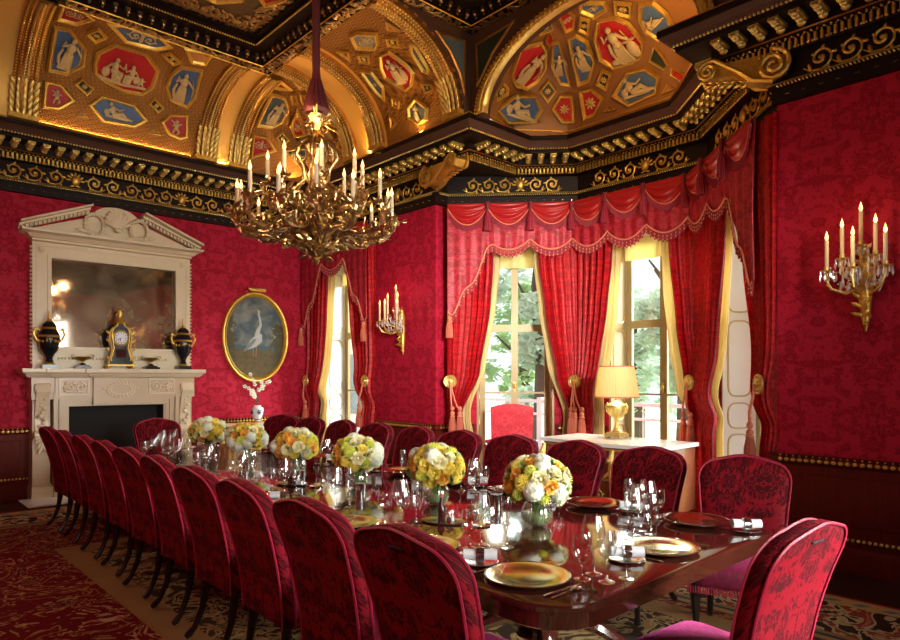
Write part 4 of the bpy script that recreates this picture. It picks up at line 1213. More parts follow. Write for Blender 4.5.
simple('bark', (.10,.07,.05), .9, 0, .3, 8)
def tree(x, y, h, r, mat, label, seed, dens=1700):
    rn = random.Random(seed); root = thing('tree', label, 'tree', (x,y,-1.2), 0, 'trees beyond the terrace')
    tk = MB(); tk.tube([(x,y,-1.25),(x+.1,y,h*.3),(x-.05,y+.1,h*.6),(x,y,h*.9)], [.28,.22,.15,.05], 8)
    for k in range(7):
        a = rn.uniform(0,6.28); z0 = h*rn.uniform(.25,.6); tk.tube([(x,y,z0),(x+cos(a)*r*.4,y+sin(a)*r*.4,z0+h*.12),(x+cos(a)*r*.75,y+sin(a)*r*.75,z0+h*.2)], [.09,.05,.02], 6)
    tk.build('trunk', 'bark', root)
    lv = MB(); cl = [(rn.uniform(-.8,.8)*r, rn.uniform(-.8,.8)*r, h*(.14+.8*rn.random())) for _ in range(26)]
    for k in range(dens):
        cxx, cyy, cz = cl[rn.randrange(len(cl))]; rr = r*.34
        d = V((rn.gauss(0,1),rn.gauss(0,1),rn.gauss(0,1))).normalized()*rr*rn.random()**.4
        p = V((x+cxx,y+cyy,cz))+d; e1 = V((rn.gauss(0,1),rn.gauss(0,1),rn.gauss(0,.6))).normalized(); e2 = e1.orthogonal().normalized(); s = rn.uniform(.09,.2)
        lv.add([p-e1*s, p+e2*s*.5, p+e1*s, p-e2*s*.5], [(0,1,2,3)])
    lv.build('foliage', mat, root)
tree(12.7,10.4,6.4,1.2,'foliage_pale','pale leafy tree outside, left half of the left bay window',1,3000)
tree(16.4,14.2,5.0,1.3,'foliage_green','green tree outside, behind the pale tree of the left bay window',2,2600)
tree(14.6,7.6,6.6,1.15,'foliage_pale','pale tree outside, left half of the middle bay window',3,3000)
tree(17.0,5.3,6.0,1.1,'foliage_green','green tree outside, right half of the middle bay window',4,2600)
tree(18.0,11.0,4.4,1.3,'foliage_pale','low pale tree outside, right half of the left bay window',5,2600)
tree(22.0,8.0,7.5,1.6,'foliage_green','distant green tree outside, middle of the middle bay window',6,2600)
tree(23.0,16.0,8.0,2.3,'foliage_pale','distant pale tree outside, seen through the left bay window',7,2600)
house = thing('brick_building', 'pale brick building outside the narrow far window', 'building', (11.5,15.5,-1.2))
simple('pale_brick', (.60,.52,.44), .9, 0, .15, 12)
b = MB(); b.box(9.2,14,15,18,-1.2,3.4); b.build('wall', 'pale_brick', house)
b = MB(); b.add([(9,14.8,3.4),(14.2,14.8,3.4),(14.2,18.2,3.4),(9,18.2,3.4),(9.6,16.5,4.6),(13.6,16.5,4.6)],[(0,1,5,4),(1,2,5),(2,3,4,5),(3,0,4),(3,2,1,0)]); b.build('roof', 'bark', house)
b = MB(); b.box(10,10.9,14.96,15,.6,2.2); b.box(12,12.9,14.96,15,.6,2.2); b.build('window_pane', 'panel_slate', house)
# ================================================================== rug
def rug_mat():
    t = NT('rug_weave'); o = t.geo(); sp = t.n('ShaderNodeSeparateXYZ', {0: o}); x, y = sp.outputs[0], sp.outputs[1]
    X0, X1, Y0, Y1 = -.30, 5.30, -.95, 9.12
    def mn(a, b): return t.math('MINIMUM', a, b)
    def sub(a, b): return t.math('SUBTRACT', a, b)
    d = mn(mn(sub(x, X0), sub(X1, x)), mn(sub(y, Y0), sub(Y1, y)))
    def step(v, e): return t.math('GREATER_THAN', v, e)
    no = t.noise(o, 1.9, 3, 2.6); no2 = t.noise(o, 3.6, 2.5, 2.2); no3 = t.noise(o, 8, 2, 1.8); grain = t.noise(o, 260, 1)
    gold = (.38,.22,.075); cream = (.50,.40,.22); brown = (.045,.018,.012); red = (.15,.006,.010); tan = (.30,.17,.06)
    fig = t.ramp(no2, [(0,brown),(.43,brown),(.46,cream),(.53,(.45,.30,.12)),(.56,(.28,.05,.03)),(.64,(.45,.13,.09)),(.68,cream),(.74,(.09,.10,.05)),(1,tan)], 'CONSTANT')
    border = fig
    # red field with gold leafy scrolls
    f1 = t.ramp(no, [(0,red),(.38,red),(.392,(.36,.12,.05)),(.41,(.36,.22,.08)),(.425,red),(.545,red),(.555,(.46,.30,.13)),(.575,(.40,.10,.06)),(.59,red),(.66,(.05,.045,.03)),(.672,(.36,.2,.08)),(.69,red)], 'CONSTANT')
    f1b = t.ramp(no3, [(0,red),(.60,red),(.63,gold),(.69,(.42,.30,.14)),(.8,red)], 'CONSTANT')
    field = t.mixc(t.math('MULTIPLY', step(no3,.60), .8), f1, f1b)
    # centre panel
    f2 = t.ramp(no2, [(0,(.05,.03,.02)),(.40,(.05,.03,.02)),(.44,tan),(.50,(.38,.28,.13)),(.55,brown),(.6,gold),(.66,(.2,.03,.02))], 'CONSTANT')
    dc = mn(mn(sub(x, 1.42), sub(4.24, x)), mn(sub(y, .3), sub(6.90, y)))
    ddia = sub(9.95, t.math('ADD', t.math('ABSOLUTE', sub(x, 2.83)), t.math('ABSOLUTE', sub(y, 1.2))))
    c = t.mixc(step(dc, 0.), field, tan)
    c = t.mixc(step(dc, .03), c, t.mixc(no, (.26,.14,.05), (.36,.22,.09)))
    c = t.mixc(step(dc, .22), c, f2)
    e = sub(d, .80)
    band = lambda lo, hi: t.math('MULTIPLY', step(e, lo), t.math('LESS_THAN', e, hi))
    c = t.mixc(band(.0,.05), c, (.30,.17,.07)); c = t.mixc(band(.05,.09), c, (.05,.06,.06)); c = t.mixc(band(.09,.15), c, gold); c = t.mixc(band(.15,.17), c, (.05,.06,.05))
    c = t.mixc(t.math('LESS_THAN', d, .80), c, border)
    # cream guard with blue ovals
    wx = t.math('PINGPONG', t.math('ADD', x, y), .09); ov = t.math('MULTIPLY', step(wx, .055), t.math('MULTIPLY', step(d, .105), t.math('LESS_THAN', d, .165)))
    guard = t.mixc(ov, (.50,.36,.14), (.12,.20,.24))
    c = t.mixc(t.math('LESS_THAN', d, .21), c, guard); c = t.mixc(t.math('LESS_THAN', d, .045), c, (.34,.012,.02))
    t.bsdf(c, .95, 0, grain, .4, .004, **{'Specular IOR Level': .1})
    return t.m
rug_mat()
m = MB(); m.rbox((2.50,4.085,.007), (5.60,10.07,.012), .005, 8, 4)
tag(m.build('rug', 'rug_weave'), 'large red and gold floral carpet with a patterned border under the dining table', 'rug')

# ================================================================== dining table
TX0, TX1, TY0, TY1, TZ = 1.85, 3.81, 1.41, 7.86, .765
TC = 2.83
def rrect(x0, x1, y0, y1, r, n=10):
    out = []
    for cx_, cy_2, a0 in ((x1-r,y0+r,-90),(x1-r,y1-r,0),(x0+r,y1-r,90),(x0+r,y0+r,180)):
        for k in range(n+1):
            a = radians(a0+90*k/n); out.append((cx_+r*cos(a), cy_2+r*sin(a)))
    return out
tb = thing('dining_table', 'long polished mahogany dining table with rounded corners, laid for a banquet', 'table', (TC, 4.7, .015))
def slab(mb, x0, x1, y0, y1, r, prof):
    """prof: (inset, z) from the top centre outwards and down"""
    rings = [rrect(x0+e, x1-e, y0+e, y1-e, max(r-e,.02)) for e, z in prof]; n = len(rings[0])
    vs = [(p[0],p[1],prof[k][1]) for k, rg in enumerate(rings) for p in rg]
    fs = [tuple(range(n))]
    for k in range(len(rings)-1):
        for i in range(n): j = (i+1)%n; fs.append((k*n+i, (k+1)*n+i, (k+1)*n+j, k*n+j))
    fs.append(tuple((len(rings)-1)*n+i for i in range(n))[::-1])
    mb.add(vs, fs)
m = MB(); slab(m, TX0, TX1, TY0, TY1, .24, [(.02,TZ),(.004,TZ-.004),(0,TZ-.012),(0,TZ-.030),(.012,TZ-.036),(.03,TZ-.040),(.3,TZ-.042)])
m.build('tabletop', 'mahogany_table', tb, ang=25)
m = MB(); slab(m, TX0+.035, TX1-.035, TY0+.035, TY1-.035, .21, [(.05,TZ-.043),(0,TZ-.043),(0,TZ-.105),(.012,TZ-.112),(.05,TZ-.115)])
m.build('apron', 'mahogany_table', tb, ang=25)
for y in (2.35, 4.5, 6.65):
    m = MB(); m.lathe([(.05,.64),(.13,.64),(.13,.62),(.07,.58),(.06,.5),(.09,.44),(.105,.36),(.08,.28),(.06,.24),(.10,.2),(.12,.16),(.06,.12)], 18, (TC,y,.015))
    po = m.build('pedestal', 'mahogany_table', tb)
    for k in range(4):
        a = pi/4+k*pi/2; l = MB(); c_, s_ = cos(a), sin(a)
        l.tube([(TC+c_*r, y+s_*r, z+.015) for r, z in ((.05,.20),(.18,.25),(.34,.19),(.48,.10),(.58,.045),(.64,.032))], [.04,.042,.038,.032,.03,.028], 8)
        l.ell((TC+c_*.66, y+s_*.66, .042), (.035,.035,.026), 8, 6); l.build('leg', 'mahogany_table', po)

# ================================================================== dining chair (faces +x)
def chair_proto():
    root = thing('dining_chair', '', 'chair')
    def bx(z, th): # rear/front x of the back at height z
        t = max(0, z-.40); return -.275 - .05*t - .31*t*t
    out = []
    HB = 1.075
    pts = []
    # outline of half the back, from bottom centre to top centre
    pts += [(0,.35),(.10,.35),(.232,.35)]
    for z, w in ((.45,.236),(.55,.241),(.65,.248),(.75,.257),(.83,.265),(.89,.271)): pts.append((w, z))
    for k in range(7):
        a = radians(-8+ k*84/6); pts.append((.155+.120*cos(a), .925+.118*sin(a)))
    pts += [(.12,1.055),(.06,1.069),(0,1.075)]
    full = [(y, z) for y, z in pts] + [(-y, z) for y, z in pts[-2:0:-1]]
    n = len(full); cyy, czz = 0, .74
    def ring(e, x, sc=None):
        r = []
        for y, z in full:
            v = V((y-cyy, z-czz)); L = v.length
            q = v*(1-e/L) if sc is None else v*sc
            zz = czz+q.y; r.append((bx(zz,0)+x, cyy+q.x, zz))
        return r
    T = .075
    rings = [ring(0,0,.25),ring(0,0,.55),ring(0,-.0,.8),ring(.022,0),ring(.008,.006),ring(0,.022),ring(0,T-.03),ring(.008,T-.008),ring(.026,T+.002),ring(0,T+.012,.8),ring(0,T+.018,.55),ring(0,T+.02,.25)]
    vs = [p for r in rings for p in r]; fs = []
    for k in range(len(rings)-1):
        for i in range(n): j = (i+1)%n; fs.append((k*n+i,(k+1)*n+i,(k+1)*n+j,k*n+j))
    fs.append(tuple(range(n))); fs.append(tuple((len(rings)-1)*n+i for i in range(n))[::-1])
    m = MB(); m.add(vs, fs); b = m.build('backrest', 'chair_velvet', root, recalc=True, ang=60)
    # piping along both edges of the back
    pm = MB()
    for e, x in ((.006,.0),(.006,T-.002)):
        pp = ring(e, x)[2:-1]; pm.tube(pp[:], .006, 5)
    pm.build('piping', 'piping_red', b)
    sl = MB(); M = rot_to((-1,0,-.42)); sl.rbox((bx(1.0,0)-.0005,0,1.0), (.085,.016,.010), .005, 10, 6, Matrix.Rotation(pi/2,4,'Z')); sl.build('handle_slot', 'slot_black', b)
    m = MB()
    def sf(i, j):
        a = i*2*pi; ph = -pi/2+j*pi
        cx_, sx_ = cos(a), sin(a); cr = cos(ph)**.35 if cos(ph) > 0 else 0
        px_ = .245*math.copysign(abs(cx_)**.28, cx_)*cr; wy = .235+.035*(px_/.245)
        py_ = wy*math.copysign(abs(sx_)**.28, sx_)*cr; pz = .42+.075*math.copysign(abs(sin(ph))**.6, sin(ph))
        if sin(ph) > 0: pz += .018*(1-(px_/.25)**2)*(1-(py_/.27)**2)
        return (px_+.02, py_, pz)
    m.grid(sf, 40, 20); m.build('seat', 'chair_velvet_seat', root, ang=80, recalc=True)
    m = MB()
    for k in range(150):
        t = k/150*4; sidei = int(t); f = t-sidei
        if sidei == 0: p = (.262, lerp(-.265,.265,f))
        elif sidei == 1: p = (lerp(.262,-.23,f), lerp(.268,.205,f))
        elif sidei == 2: continue
        else: p = (lerp(-.23,.262,f), -lerp(.205,.268,f))
        m.tube([(p[0],p[1],.375),(p[0],p[1],.335)], [.004,.006], 4)
    m.build('seat_fringe', 'fringe_red', root)
    for sg in (-1,1):
        l = MB(); l.tube([(.225,sg*.225,.40),(.228,sg*.228,.30),(.222,sg*.224,.15),(.229,sg*.229,.05),(.231,sg*.230,.004)], [.028,.028,.018,.017,.022], 8); l.build('leg', 'black_wood', root)
        l = MB(); l.tube([(-.225,sg*.19,.41),(-.235,sg*.19,.30),(-.255,sg*.192,.18),(-.30,sg*.20,.07),(-.335,sg*.205,.032),(-.355,sg*.207,.020)], [.027,.026,.02,.018,.023,.014], 8); l.build('leg', 'black_wood', root)
    return root
simple('piping_red', (.42,.012,.05), .5, **{'Sheen Weight': .1, 'Sheen Tint': (1,.2,.3,1)})
damask('chair_velvet_seat', (.25,.008,.05), (.17,.006,.03), .17, (.3,1,0), (1,0,.4), rg=.6, rf=.7, seed=3.1, sheen=.7, sheencol=(1,.15,.5), fine=3.2)
proto = chair_proto()
ORD = ['nearest the fireplace']+['%s from the fireplace' % w for w in ('second','third','fourth','fifth','sixth','seventh','eighth','ninth')]+['nearest the camera']
YS = [7.75-.664*k for k in range(10)]; YR = [7.89,7.20,6.54,5.84,5.18,4.51,3.84,3.18,2.50,1.70]
for k in range(10):
    lab = 'crimson dining chair, back to us, left of the table, '+ORD[k]
    loc, rz = (1.80+.13*min(1,(YS[k]-1.77)/4.2), YS[k], .016), radians([2,-3,1,0,2,-1,1,-2,0,1][k])
    if k == 0: proto.location = loc; proto.rotation_euler = (0,0,rz); proto['label'] = lab; proto['group'] = 'chairs along the left side of the table'
    else: dup(proto, loc, rz, lab, 'chairs along the left side of the table')
for k in range(10):
    dup(proto, (3.93+(.08 if k == 0 else 0), YR[k], .016), pi+radians([24,4,-2,2,-3,1,2,-2,3,20][k]), 'dark red dining chair, facing us, window side, '+ORD[k], 'chairs along the window side of the table')
dup(proto, (2.83,7.98,.016), -pi/2+.03, 'red dining chair at the head of the table in front of the black firebox', 'chairs at the ends of the table')
dup(proto, (2.57,1.24,.016), pi/2-.10, 'pink-lit damask dining chair at the near end of the table, in the right foreground', 'chairs at the ends of the table')

# ================================================================== place settings
def lathe_thing(name, mat_, prof, seg=24, label='', cat='', group=None):
    mb = MB(); mb.lathe(prof, seg, caps=False); o = mb.build(name, mat_, None, ang=50); tag(o, label, cat, group); return o
PROT = {}
hid = []
def proto_glass(key, name, H_, R, bowl0, shape, foot=.034, cat='glass'):
    prof = [(.0005,.003),(foot,.002),(foot,.004),(.012,.008),(.0045,.02),(.004,bowl0*.6),(.0045,bowl0-.008),(.010,bowl0+.002)]
    for t, r in shape: prof.append((R*r, lerp(bowl0, H_, t)))
    o = lathe_thing(name, 'glass', prof, 18); PROT[key] = o; return o
proto_glass('red', 'wine_glass', .250, .050, .110, [(.05,.45),(.15,.75),(.32,.97),(.5,1),(.75,.88),(1,.72)])
proto_glass('white', 'wine_glass', .215, .040, .098, [(.05,.45),(.15,.75),(.35,.97),(.55,1),(.8,.88),(1,.76)])
proto_glass('flute', 'champagne_flute', .250, .028, .105, [(.05,.4),(.2,.75),(.5,1),(.8,.92),(1,.8)], .032)
proto_glass('water', 'water_goblet', .185, .041, .07, [(.05,.5),(.15,.8),(.4,1),(.7,.98),(1,.9)])
o = MB(); o.lathe([(.002,.003),(.085,.003),(.098,.006),(.168,.016),(.176,.017),(.176,.020),(.168,.020),(.100,.011),(.085,.008),(.002,.008)], 40)
ring_ = MB(); ring_.lathe([(.172,.020),(.177,.022),(.180,.019),(.177,.015)], 40, caps=False)
ch = thing('charger_plate', '', 'plate'); o.build('plate_well', 'charger_gold', ch, world=False); ring_.build('plate_rim', 'silver', ch, world=False); PROT['charger'] = ch
o = MB(); o.lathe([(.002,.002),(.05,.002),(.075,.009),(.082,.010),(.082,.012),(.074,.012),(.05,.006),(.002,.006)], 28); PROT['side'] = o.build('side_plate', 'silver', None)
nk = thing('napkin', '', 'napkin'); o = MB()
def nr(i, j):
    a = i*2*pi*2.6; r = .012+.0165*i; return (-.075+.15*j, cos(a)*r, .030+sin(a)*r*.95)
o.sheet(nr, 56, 6, lambda i, j: (0,-cos(i*2*pi*2.6)*.0025,-sin(i*2*pi*2.6)*.0025)); o.build('napkin_roll', 'linen', nk, world=False, ang=80)
o = MB(); o.lathe([(.031,-.016),(.0325,-.018),(.0335,0),(.0325,.018),(.031,.016)], 24, (0,0,.030), rot_to((1,0,0)), caps=False); o.build('napkin_ring', 'silver', nk, world=False); PROT['napkin'] = nk
def cut_fork():
    o = MB(); o.tube([(-.10,0,.004),(-.05,0,.005),(.02,0,.010),(.045,0,.008)], [.0075,.005,.003,.006], 6, flat=.4)
    o.rbox((.058,0,.007), (.030,.022,.003), .0015, 8, 4)
    for k in range(4): o.tube([(.068,-.009+.006*k,.007),(.095,-.009+.006*k,.010)], .0016, 4)
    return o
def cut_knife():
    o = MB(); o.tube([(-.115,0,.005),(-.06,0,.006),(-.01,0,.006)], [.008,.007,.005], 6, flat=.5); o.rbox((.05,0,.005), (.125,.017,.0024), .0012, 10, 4); return o
def cut_spoon():
    o = MB(); o.tube([(-.10,0,.004),(-.05,0,.005),(.03,0,.009)], [.0075,.005,.003], 6, flat=.4); o.ell((.058,0,.007), (.03,.018,.005), 12, 6); return o
PROT['fork'] = cut_fork().build('fork', 'silver'); PROT['knife'] = cut_knife().build('knife', 'silver'); PROT['spoon'] = cut_spoon().build('spoon', 'silver')
CATS = {'red':'glass','white':'glass','flute':'glass','water':'glass','charger':'plate','side':'plate','napkin':'napkin','fork':'fork','knife':'knife','spoon':'spoon'}
GR = {'red':'red wine glasses','white':'white wine glasses','flute':'champagne flutes','water':'water goblets','charger':'gilt charger plates','side':'side plates','napkin':'rolled napkins','fork':'forks','knife':'knives','spoon':'spoons'}
NM = {'red':'large round wine glass','white':'smaller narrow wine glass','flute':'tall slim champagne flute','water':'short water goblet','charger':'round gilt charger plate','side':'small silver side plate','napkin':'rolled white napkin in a silver ring','fork':'silver fork','knife':'silver knife','spoon':'silver spoon'}
USED = set()
def put(key, x, y, rz, where, dz=0, what=None):
    lab = (what or NM[key])+' '+where; p = PROT[key]; loc = (x, y, TZ+dz)
    if key not in USED:
        USED.add(key); p.location = loc; p.rotation_euler = (0,0,rz); p['label'] = lab; p['category'] = CATS[key]; p['group'] = GR[key]; return p
    o = dup(p, loc, rz, lab, GR[key]); return o
def setting(x, y, rz, where, full=2, jit=0, far_side=False):
    """x, y: point on the table edge in front of the diner, who faces rz"""
    c_, s_ = cos(rz), sin(rz)
    def P(a, b): return (x+c_*a-s_*b, y+s_*a+c_*b)
    r = random.Random(jit)
    j = lambda: r.uniform(-.008,.008)
    put('charger', *P(.21,0), rz, where)
    put('side', *P(.22+j(),.285), rz, where)
    put('napkin', *P(.22,.285), -.75+j()*10, where, .010)
    for key, a, b in (('red',.46,-.16),('white',.41,-.255),('flute',.495,-.275),('water',.36,-.165)):
        put(key, *P(a+j(),b+j()), rz, where)
    if full > 0:
        put('fork', *P(.19,.195), rz+.0, where); put('knife', *P(.19,-.195), rz, where)
    if full > 1: put('spoon', *P(.18,-.225), rz, where)
for k in range(1, 10):
    wh = 'at the left-hand place '+ORD[k]
    setting(TX0+.015, YS[k] if k else 7.36, 0, wh, 2 if k >= 6 else 0, k)
for k in range(1, 10):
    wh = 'at the window-side place '+ORD[k]
    setting(TX1-.015, YR[k]+(.10 if k == 9 else 0), pi, wh, 2 if k >= 6 else 0, 20+k, True)
setting(TC+.06, TY0+.01, pi/2, 'at the near end of the table', 2, 50)
setting(TC, TY1-.01, -pi/2, 'at the head place by the fireplace', 0, 51)

# ================================================================== flowers down the table
def bloom(kind, R, seed):
    rn = random.Random(seed); mb = MB()
    if kind == 'rose':
        for ring_i, (rr, n, tilt) in enumerate(((.95,6,.35),(.78,6,.75),(.58,5,1.1),(.38,4,1.35))):
            for k in range(n):
                a = 2*pi*(k+.5*ring_i)/n+rn.uniform(-.15,.15)
                def pf(i, j, a=a, rr=rr, tilt=tilt):
                    w = (i-.5)*2; ang = a+w*.62*(.35+.65*sin(pi*min(1,j*.9+.1))); rad = rr*R*(.30+.70*sin(j*pi*.5))
                    h = R*(.05+j*(.35+.55*sin(tilt)*1.0))-R*.10*(1-abs(w))*0
                    if j > .8: rad += R*.07*(j-.8)*5; h -= R*.04*(j-.8)*5
                    return (cos(ang)*rad, sin(ang)*rad, h)
                mb.sheet(pf, 4, 4, lambda i, j, a=a: (-cos(a)*R*.03,-sin(a)*R*.03,0))
        mb.ell((0,0,R*.5), (R*.22,R*.22,R*.42), 8, 6)
    elif kind == 'hydrangea':
        for k in range(60):
            z = rn.uniform(-.15,1); a = rn.uniform(0,6.28); q = sqrt(max(0,1-z*z)); n = V((q*cos(a),q*sin(a),z)); c_ = n*R*.86
            M = rot_to(n)
            for p in range(4):
                b = pi/2*p+a; d = M.to_3x3()@V((cos(b),sin(b),.1))
                mb.ell(c_+d*R*.10, (R*.13,R*.10,R*.045), 5, 3, Matrix((d, n.cross(d), n)).transposed().to_4x4())
        mb.ell((0,0,0), (R*.8,R*.8,R*.8), 10, 6)
    else:
        for k in range(70):
            z = 1-1.1*(k+.5)/70; a = k*2.39996; q = sqrt(max(0,1-z*z)); n = V((q*cos(a),q*sin(a),z))
            mb.tube([n*R*.35, n*R*.8, n*R*1.0+V((0,0,R*.08))], [R*.06,R*.10,R*.03], 4)
        mb.ell((0,0,0), R*.6, 8, 6)
    return mb
BL = {}
def bloom_obj(kind, matn, R, v, name):
    key = (kind, matn, v)
    if key not in BL:
        o = bloom(kind, R, v).build(name, matn, None, ang=60); BL[key] = o.data; bpy.data.objects.remove(o)
    return BL[key]
KINDS = [('rose','petal_cream',.040,'rose'),('rose','petal_yellow',.038,'rose'),('rose','petal_orange',.036,'rose'),('hydrangea','petal_white',.055,'hydrangea'),('pom','petal_lime',.042,'chrysanthemum'),('pom','petal_yellow',.042,'chrysanthemum')]
VS_ = None
def bouquet(x, y, label, seed):
    global VS_
    rn = random.Random(seed); root = thing('flower_bouquet', label, 'flowers', (x,y,TZ+.002), 0, 'flower bouquets down the middle of the table')
    if VS_ is None:
        mb = MB(); mb.lathe([(.002,.004),(.05,.004),(.072,.02),(.088,.05),(.090,.075),(.080,.11),(.062,.135),(.066,.145)], 28, caps=False); a = mb.build('glass_vase', 'glass', None)
        mb = MB(); mb.lathe([(.002,.008),(.048,.008),(.069,.022),(.084,.05),(.085,.078),(.002,.08)], 20); w_ = mb.build('vase_water', 'vase_water', None)
        mb = MB()
        for k in range(26):
            a_ = rn.uniform(0,6.28); r0 = rn.uniform(0,.05); mb.tube([(cos(a_)*r0,sin(a_)*r0,.012),(cos(a_+.8)*.03,sin(a_+.8)*.03,.12),(cos(a_+1)*.07,sin(a_+1)*.07,.19)], .0038, 5)
        s_ = mb.build('flower_stems', 'stem_green', None)
        VS_ = (a.data, w_.data, s_.data)
        for o in (a, w_, s_): bpy.data.objects.remove(o)
    for nm, d in zip(('glass_vase','vase_water','flower_stems'), VS_):
        o = bpy.data.objects.new(nm, d); COL.objects.link(o); o.parent = root
    lv = MB()
    for k in range(90):
        z = rn.uniform(-.55,.9); a = rn.uniform(0,6.28); q = sqrt(1-z*z); n = V((q*cos(a),q*sin(a),z)); c_ = V((0,0,.235))+V((n.x*.155,n.y*.155,n.z*.115)); t_ = n.cross(V((rn.gauss(0,1),rn.gauss(0,1),rn.gauss(0,1)))).normalized()
        lv.add([c_-t_*.012, c_+n*.03+t_.cross(n)*.014, c_+n*.045, c_+n*.03-t_.cross(n)*.014], [(0,1,2,3)])
    lv.build('leaves', 'leaf_green', root, world=False)
    core = MB(); core.ell((0,0,.235), (.135,.135,.10), 14, 8); core.build('flower_core', 'leaf_green', root, world=False)
    N_ = 44
    for k in range(N_):
        z = 1-1.62*(k+.5)/N_; a = k*2.39996+seed; q = sqrt(max(0,1-z*z)); n = V((q*cos(a),q*sin(a),z))
        kd = KINDS[rn.choices(range(6), (12,10,1,7,4,7))[0]]
        # orange roses gather on the side towards the fireplace wall and the left
        if n.x < -.35 and rn.random() < .32: kd = KINDS[2]
        o = bpy.data.objects.new(kd[3], bloom_obj(kd[0], kd[1], kd[2], rn.randrange(2), kd[3])); COL.objects.link(o); o.parent = root
        p = V((n.x*.155, n.y*.155, .240+n.z*.115)); o.location = p
        M = rot_to(n, (rn.uniform(-1,1),rn.uniform(-1,1),.3)); o.rotation_euler = M.to_euler()
        s = rn.uniform(1.0,1.32); o.scale = (s,s,s)
        if kd[1] != 'petal_cream': o['label'] = {'petal_yellow':'yellow bloom','petal_orange':'orange rose','petal_white':'white hydrangea head','petal_lime':'lime green bloom'}[kd[1]]
YB = [2.36,3.21,4.10,5.02,5.96,6.88]
BLB = ['largest yellow and white flower bouquet, nearest the camera','yellow and orange flower bouquet, second from the camera','yellow, orange and white flower bouquet, third from the camera','yellow and cream flower bouquet, fourth from the camera','yellow flower bouquet with a lime bloom, second from the fireplace','yellow and orange flower bouquet nearest the fireplace']
for k, y in enumerate(YB): bouquet(TC+.01, y, BLB[k], 11+k*5)

# silver beakers, condiment trays
def beaker(x, y, label):
    root = thing('silver_beaker', label, 'beaker', (x,y,TZ), 0, 'silver beakers on the table')
    m = MB(); m.lathe([(.002,.002),(.032,.002),(.033,.01),(.034,.10),(.036,.103),(.033,.103),(.031,.012),(.002,.01)], 24); m.build('beaker_cup', 'silver', root, world=False)
    m = MB(); m.lathe([(.002,.02),(.028,.02),(.028,.09),(.002,.092)], 16); m.build('candle', 'candle_wax', root, world=False)
for x, y, l in ((2.60,3.72,'silver beaker between the second and third bouquets from the camera'),(2.62,4.55,'silver beaker between the third and fourth bouquets from the camera'),(2.62,5.5,'silver beaker between the fourth and fifth bouquets from the camera'),(2.62,6.42,'silver beaker between the two bouquets nearest the fireplace'),(2.98,2.80,'silver beaker between the two bouquets nearest the camera')):
    beaker(x, y, l)
def tray(x, y, rz, where, first):
    c_, s_ = cos(rz), sin(rz); P = lambda a, b: (x+c_*a-s_*b, y+s_*a+c_*b)
    o = MB(); 
    pr = [(0,.0),(.12,.0),(.135,.006),(.14,.010),(.132,.008),(.118,.004),(.0,.004)]
    o.lathe([(max(r,.001),z) for r,z in pr], 32); 
    for i in range(len(o.v)): o.v[i] = V((o.v[i].x, o.v[i].y*.62, o.v[i].z))
    t = o.build('condiment_tray', 'silver'); t.location = (x,y,TZ+.001); t.rotation_euler = (0,0,rz); tag(t, 'oval silver condiment tray '+where, 'tray', 'condiment trays')
    b = thing('sauce_bottle', 'dark red sauce bottle on the condiment tray '+where, 'bottle', (*P(-.02,.01),TZ+.0055), 0, 'sauce bottles')
    m = MB(); m.lathe([(.001,0),(.020,.0),(.021,.004),(.021,.075),(.011,.10),(.009,.135)], 16); m.build('bottle_body', 'bottle_dark', b, world=False)
    m = MB(); m.lathe([(.001,.135),(.012,.135),(.012,.155),(.001,.157)], 12); m.build('cap', 'fringe_gold', b, world=False)
    for nm, a, bb, mt in (('salt_shaker',.04,.025,'porcelain_white'),('pepper_shaker',.045,-.03,'bottle_dark')):
        s = thing(nm, nm.replace('_',' ')+' with a silver top on the condiment tray '+where, 'shaker', (*P(a,bb),TZ+.0055), 0, nm.replace('_',' ')+'s')
        m = MB(); m.lathe([(.001,0),(.016,0),(.017,.003),(.013,.04),(.011,.05)], 14, caps=False); m.build('shaker_body', 'glass', s, world=False)
        m = MB(); m.lathe([(.001,.002),(.014,.003),(.012,.03),(.001,.031)], 10); m.build('contents', mt, s, world=False)
        m = MB(); m.lathe([(.011,.05),(.013,.052),(.012,.062),(.006,.070),(.001,.071)], 12); m.build('shaker_top', 'silver', s, world=False)
    bp = MB(); bp.lathe([(.001,.002),(.045,.002),(.056,.008),(.055,.010),(.044,.005),(.001,.005)], 24); d = bp.build('butter_dish', 'silver'); d.location = (*P(.23,.0),TZ); tag(d, 'small silver butter dish beside the condiment tray '+where, 'dish', 'butter dishes')
    bt = MB(); bt.lathe([(.001,.0),(.019,0),(.021,.004),(.021,.014),(.017,.018),(.001,.019)], 16); d2 = bt.build('butter_pat', 'butter'); d2.location = (*P(.23,.0),TZ+.0055); tag(d2, 'round butter pat on the dish by the tray '+where, 'butter', 'butter pats')
tray(2.52, 2.78, -1.15, 'nearest the camera', True)
tray(2.54, 4.55, -1.15, 'in the middle of the table', False)
